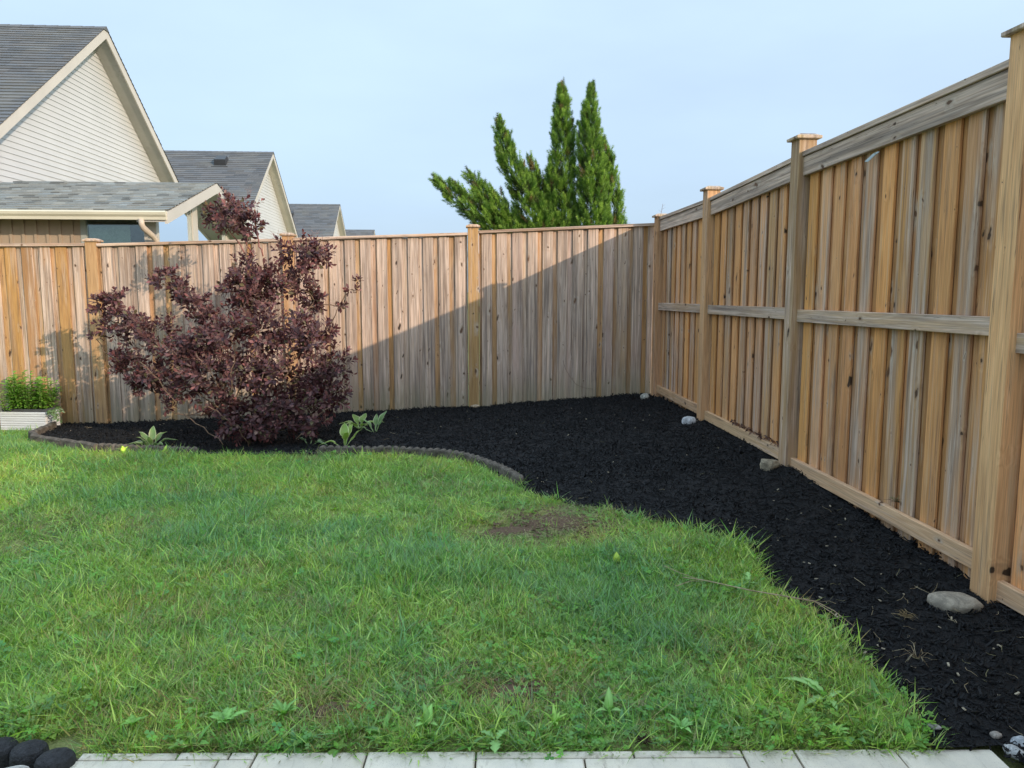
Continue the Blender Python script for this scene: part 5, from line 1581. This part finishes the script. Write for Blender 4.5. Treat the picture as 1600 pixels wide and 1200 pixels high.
hosta('variegated hosta with cream leaf edges on the mulch left of the bush', -3.23, 8.24, [(178, .55, .17, .085, .10, .7), (150, 1.5, .15, .08, .09, .35), (100, 2.6, .17, .075, .09, .2), (60, 1.4, .15, .085, .09, .4), (15, .9, .15, .08, .09, .7), (-40, .8, .13, .07, .08, .6), (-120, .9, .13, .075, .08, .5), (-80, 1.8, .13, .06, .07, .3), (200, 1.6, .12, .06, .07, .3)], (0.15, 0.24, 0.085), (0.45, 0.48, 0.28))
hosta('yellow-green hosta with upright cream-edged leaves right of the bush', -1.18, 7.98, [(175, .60, .15, .06, .09, .8), (95, 2.8, .16, .10, .11, .25), (60, 2.6, .15, .085, .11, .3), (-70, 2.2, .13, .075, .10, .35), (40, 1.0, .18, .035, .09, .1)], (0.24, 0.36, 0.07), (0.60, 0.62, 0.32))
hosta('low hosta leaf cluster growing out over the edging stones', -1.17, 7.66, [(160, .45, .10, .05, .05, .5), (60, .9, .10, .05, .05, .4), (-60, .6, .08, .04, .04, .4)], (0.15, 0.30, 0.07), (0.32, 0.42, 0.18))
hosta('hosta rosette of pale leaves farthest from the lawn, behind the upright one', -1.13, 8.86, [(170, .7, .15, .09, .08, .6), (120, 1.3, .15, .09, .08, .4), (70, 1.6, .14, .085, .08, .4), (10, .7, .17, .08, .09, .6), (-60, .8, .14, .08, .07, .5), (-120, .8, .13, .08, .07, .5), (220, .9, .12, .07, .07, .5)], (0.22, 0.34, 0.08), (0.56, 0.60, 0.32))
hosta('small hosta with narrow upright leaves, rightmost of the hostas', -.93, 8.62, [(50, 1.6, .19, .075, .10, .12), (85, 2.4, .14, .06, .09, .15), (150, 1.4, .13, .055, .08, .3), (170, .5, .14, .04, .10, .4), (20, 2.2, .12, .05, .08, .15)], (0.17, 0.28, 0.10), (0.52, 0.58, 0.36))
hosta('small pale-edged hosta half hidden under the right side of the bush', -1.56, 8.10, [(30, .5, .11, .06, .08, .8), (80, 1.2, .10, .06, .08, .6), (-20, .6, .11, .06, .08, 1.0), (150, .9, .09, .05, .07, .5)], (0.12, 0.20, 0.09), (0.38, 0.42, 0.27))

# ------------------------------------------------------------------ white planter with a leafy plant
def planter():
    white = plain('white_vinyl', (0.58, 0.58, 0.58), 0.45, 0.35, 0.04, 6)
    liner = plain('grey_liner', (0.06, 0.062, 0.065), 0.8, 0.2, 0.2, 12)
    px, py = -5.40, 10.02
    root = empty('planter_box', (px, py, -.135), R(-9))
    tag(root, 'white ribbed planter box on the grass against the rear fence', 'planter')
    W, D, H = .30, .13, .235
    n = 4; hh = H / n
    for side, (L_, off, rot) in {'f': (2 * W, -D, 0), 'b': (2 * W, D, math.pi), 'l': (2 * D - .02, -W, -math.pi / 2), 'r': (2 * D - .02, W, math.pi / 2)}.items():
        for k in range(n):
            z0 = k * hh; mb = MB()
            x = L_ / 2
            prof = [(0.0, z0 + .0015), (-.006, z0 + .006), (-.006, z0 + hh * .42), (.006, z0 + hh * .5), (-.006, z0 + hh * .58), (-.005, z0 + hh - .006), (0, z0 + hh - .0015), (.012, z0 + hh - .0015), (.012, z0 + .0015)]
            m = len(prof)
            vs = [(s, a, b) for s in (-x, x) for a, b in prof]
            mb.add(vs, [tuple(range(m)), tuple(range(m, 2 * m))[::-1]] + [(q, q + m, (q + 1) % m + m, (q + 1) % m) for q in range(m)])
            o = mb.build('slat', white, root)
            o.rotation_euler = (0, 0, rot)
            o.location = (0, off, 0) if side in 'fb' else (off, 0, 0)
    mb = MB()
    for a, b, c, d in ((-W + .015, W - .015, -D + .016, -D + .024), (-W + .015, W - .015, D - .024, D - .016), (-W + .015, -W + .023, -D + .025, D - .025), (W - .023, W - .015, -D + .025, D - .025)):
        mb.box(a, b, c, d, .02, H + .035)
    mb.build('liner', liner, root)
    mb = MB(); mb.box(-W + .026, W - .026, -D + .027, D - .027, .05, H - .01); mb.build('potting_soil', plain('potting_soil', (0.03, 0.022, 0.016), 0.95, 0.1, .4, 60, .6), root)
    GREEN = leaf_material('green_leaf', 0.3, 0.45, 0.35, tboost=(1.2, 1.4, 0.5))
    rnd = random.Random(2)
    pl = empty('leafy_plant', (px, py, .09))
    tag(pl, 'bushy bright green leafy plant filling the white planter box', 'plant')
    stems = MB(); cloud = LeafCloud(leaf_points(1, .40, .2, .35, 3, 'lance'))
    for k in range(58):
        x, y = rnd.uniform(-.25, .25), rnd.uniform(-.09, .09)
        h = rnd.uniform(.22, .47) * (1.12 if abs(x + .02) < .10 else .92)
        tip = Vector((x * 1.28 + rnd.uniform(-.04, .04), y * 1.5 - .02, h)); st = Vector((x, y, 0))
        stems.tube([st, st.lerp(tip, .5) + Vector((0, 0, .02)), tip], .004, .002, 4)
        for q in range(20):
            t = .12 + .9 * q / 20; p = st.lerp(tip, min(1, t)); a = q * 2.4 + rnd.uniform(-.3, .3)
            d = Vector((math.cos(a), math.sin(a), .55 - .3 * (1 - t)))
            c = rnd.choice([(0.21, 0.40, 0.06), (0.27, 0.47, 0.07), (0.16, 0.33, 0.05)])
            cloud.add(orient_matrix(p, d, (0, 0, 1), rnd.uniform(.075, .115)), c)
    stems.build('stem', plain('green_stem', (0.14, 0.22, 0.06), 0.6, 0.3, .2, 20), pl, smooth=True)
    tag(cloud.build('foliage', GREEN, pl), kind='stuff')
    st = empty('yellow_stalk', (-5.73, 9.98, .08)); tag(st, 'thin yellow-green stalk leaning left out of the planter', 'plant')
    mb = MB(); mb.tube([(0.07, .02, 0), (.03, .01, .10), (0, 0, .235)], .006, .004, 6, (0.42, 0.45, 0.10)); mb.build('stalk', GREEN, st, colours=True, smooth=True)
    lf = leaf_points(.09, .022, .2, .3, 3, 'lance')
    for a in (2.6, .6):
        o = link('leaf', np_mesh('leaf', lf[0], np.array(lf[1]), GREEN, np.tile(np.array((0.36, 0.42, 0.09), np.float32), (len(lf[0]), 1)), True), st)
        o.matrix_local = orient_matrix((0, 0, .23), (math.cos(a), 0, .8), (0, -1, .5))
    tr = empty('trailing_plant', (-5.02, 9.86, .12)); tag(tr, 'small grey-green plant trailing at the right end of the planter box', 'plant')
    cloud = LeafCloud(leaf_points(1, .45, .2, .35, 3, 'ovate')); stems = MB()
    for k in range(7):
        a = rnd.uniform(-2.6, .6); e = Vector((math.cos(a) * .10, math.sin(a) * .05 - .03, rnd.uniform(-.20, .03)))
        stems.tube([(-.05, .03, 0), e * .5 + Vector((0, 0, .03)), e], .003, .002, 4)
        for q in range(9):
            p = Vector((-.03, .0, 0)).lerp(e, q / 8); b = rnd.uniform(0, 6.28)
            cloud.add(orient_matrix(p, (math.cos(b), math.sin(b) - .4, rnd.uniform(-.5, .3)), (0, -.5, 1), rnd.uniform(.04, .065)), rnd.choice([(0.17, 0.25, 0.11), (0.22, 0.30, 0.16), (0.13, 0.20, 0.08)]))
    stems.build('stem', bpy.data.materials['green_stem'], tr, smooth=True)
    tag(cloud.build('foliage', GREEN, tr), kind='stuff')
planter()

# ------------------------------------------------------------------ small things
DRY = plain('dry_twig', (0.36, 0.27, 0.17), 0.8, 0.2, .3, 30)
def twig():
    root = empty('dry_twig', (1.45, 3.60, .0)); tag(root, 'long dry pale twig lying on the grass edge beside the mulch', 'twig')
    def P(x, y, z): return (x - 1.45, y - 3.60, z + .022)
    mb = MB(); mb.tube([P(1.20, 3.90, .05), P(1.30, 3.82, .06), P(1.48, 3.66, .065), P(1.62, 3.59, .06), P(1.76, 3.52, .055)], .0022, .0042, 6); mb.build('stick', DRY, root, smooth=True)
    for pts in ([P(1.14, 4.05, .06), P(1.20, 3.95, .055), P(1.28, 3.83, .058)], [P(1.13, 3.78, .05), P(1.22, 3.82, .06), P(1.28, 3.81, .06)], [P(1.76, 3.52, .055), P(1.80, 3.42, .05), P(1.83, 3.30, .03)], [P(1.755, 3.52, .053), P(1.785, 3.40, .045), P(1.80, 3.30, .03)], [P(1.55, 3.50, .05), P(1.60, 3.58, .065), P(1.68, 3.68, .075)]):
        mb = MB(); mb.tube(pts, .0022, .0013, 5); mb.build('side_twig', DRY, root, smooth=True)
twig()
def tuft_thing(name, label, cat, loc, n, L0, L1, cols, seed, up=.6, parent_mat=STRAW, part='strands', r=.0011):
    rnd = random.Random(seed); root = empty(name, loc); tag(root, label, cat); mb = MB()
    for _ in range(n):
        a = rnd.uniform(0, 6.283); L_ = rnd.uniform(L0, L1); d = Vector((math.cos(a), math.sin(a), rnd.uniform(.05, up * 2))).normalized()
        p = Vector((rnd.uniform(-.012, .012), rnd.uniform(-.012, .012), 0)); m = p + d * L_ * .55; e = m + Vector((d.x, d.y, d.z - .8)) * L_ * .45
        e.z = max(e.z, .003)
        mb.tube([p, m, e], r, r * .5, 4, rnd.choice(cols))
    mb.build(part, parent_mat, root, colours=True, smooth=True)
SC = [(0.44, 0.34, 0.20), (0.30, 0.21, 0.12), (0.50, 0.42, 0.27)]
tuft_thing('dry_grass_tuft', 'pale dry grass tuft on the mulch left of the large flat rock', 'dry grass', (1.97, 3.02, bz(1.97, 3.02) + .01), 13, .06, .15, SC, 3, .7)
tuft_thing('dry_grass_tuft', 'tangled brown ball of dry roots on the mulch in front of the large flat rock', 'dry grass', (2.13, 3.37, bz(2.13, 3.37) + .01), 46, .02, .06, [(0.20, 0.14, 0.07), (0.27, 0.20, 0.10)], 5, .5)
tuft_thing('root_clump', 'brown torn root clump at the lawn corner by the mulch edge', 'roots', (1.645, 2.68, .01), 40, .02, .06, [(0.09, 0.05, 0.03), (0.14, 0.08, 0.045), (0.3, 0.22, 0.13)], 6, .6)
tuft_thing('soil_clump', 'dark clump of soil and roots on the lawn edge at the paver strip', 'soil clump', (.655, 2.535, .0), 60, .01, .035, [(0.035, 0.022, 0.014), (0.06, 0.038, 0.022)], 7, .9, r=.003)
tuft_thing('rail_weed', 'small dry weed growing on the lower rail of the near fence panel', 'weed', (2.69, 4.42, .312), 16, .03, .09, [(0.16, 0.20, 0.08), (0.30, 0.24, 0.14), (0.12, 0.08, 0.05)], 9, 1.0, r=.0018)
def litter():
    rnd = random.Random(17); cloud = LeafCloud(leaf_points(1, .6, .5, .4, 3, 'ovate'))
    for k in range(150):
        y = rnd.uniform(6.05, 7.30); z = .306 + (y - 6.0) * .006
        y += 0
        a = rnd.uniform(0, 6.28)
        cloud.add(orient_matrix((2.682 + rnd.uniform(-.018, .014), y, z + .006 + rnd.uniform(0, .028)), (math.cos(a), math.sin(a), rnd.uniform(-.4, .6)), (rnd.uniform(-.6, .6), rnd.uniform(-.6, .6), 1), rnd.uniform(.02, .04)), rnd.choice([(0.11, 0.06, 0.04), (0.07, 0.04, 0.03), (0.16, 0.095, 0.06)]))
    o = cloud.build('leaf_litter', PURPLE); tag(o, 'brown dead leaves heaped on the lower rail of the fence', 'dead leaves', kind='stuff')
litter()
def plastic():
    m, nt, out = new_mat('clear_plastic'); p = principled(nt, out, 0.15, 0.6); p.inputs['Base Color'].default_value = (0.45, 0.52, 0.56, 1)
    mb = MB(); mb.add([(0, 0, 0), (-.02, .045, -.035), (-.03, .065, -.03), (-.006, .012, .010), (.002, -.05, .012), (.002, -.02, .016)], [(0, 1, 2, 3), (0, 3, 5, 4)])
    mb.add([(x + .002, y, z - .002) for x, y, z in [(0, 0, 0), (-.02, .045, -.035), (-.03, .065, -.03), (-.006, .012, .010), (.002, -.05, .012), (.002, -.02, .016)]], [(3, 2, 1, 0), (4, 5, 3, 0)])
    o = mb.build('plastic_scrap', m); o.location = (2.668, 4.86, 2.462); tag(o, 'scrap of clear plastic caught under the top fascia of the near fence panel', 'plastic scrap')
plastic()
def vine():
    root = empty('dry_vine', (1.55, 10.29, .2)); tag(root, 'thin dry vine clinging to the shaded rear fence near the corner', 'vine')
    mb = MB(); mb.tube([(-.12, 0, .47), (-.09, -.004, .36), (-.02, 0, .24), (.06, -.004, .14), (.17, 0, .09), (.30, 0, .07)], .0022, .0016, 5); mb.build('stem', BARK, root, smooth=True)
    r2 = empty('bare_sapling', (2.95, 11.2, 0)); tag(r2, 'wispy bare twig tip showing above the corner fence post', 'sapling')
    mb = MB(); mb.tube([(0, 0, -.1), (.03, 0, 1.5), (-.02, 0, 2.45), (.05, 0, 2.86)], .012, .002, 5)
    for z, d in ((2.50, .07), (2.58, -.06), (2.66, .06), (2.74, -.05), (2.78, .05), (2.82, .04)):
        mb.tube([(.0 + (z - 2.45) * .12, 0, z), (.0 + (z - 2.45) * .12 + d, 0, z + .03)], .002, .001, 4)
    mb.build('stem', BARK, r2, smooth=True)
vine()
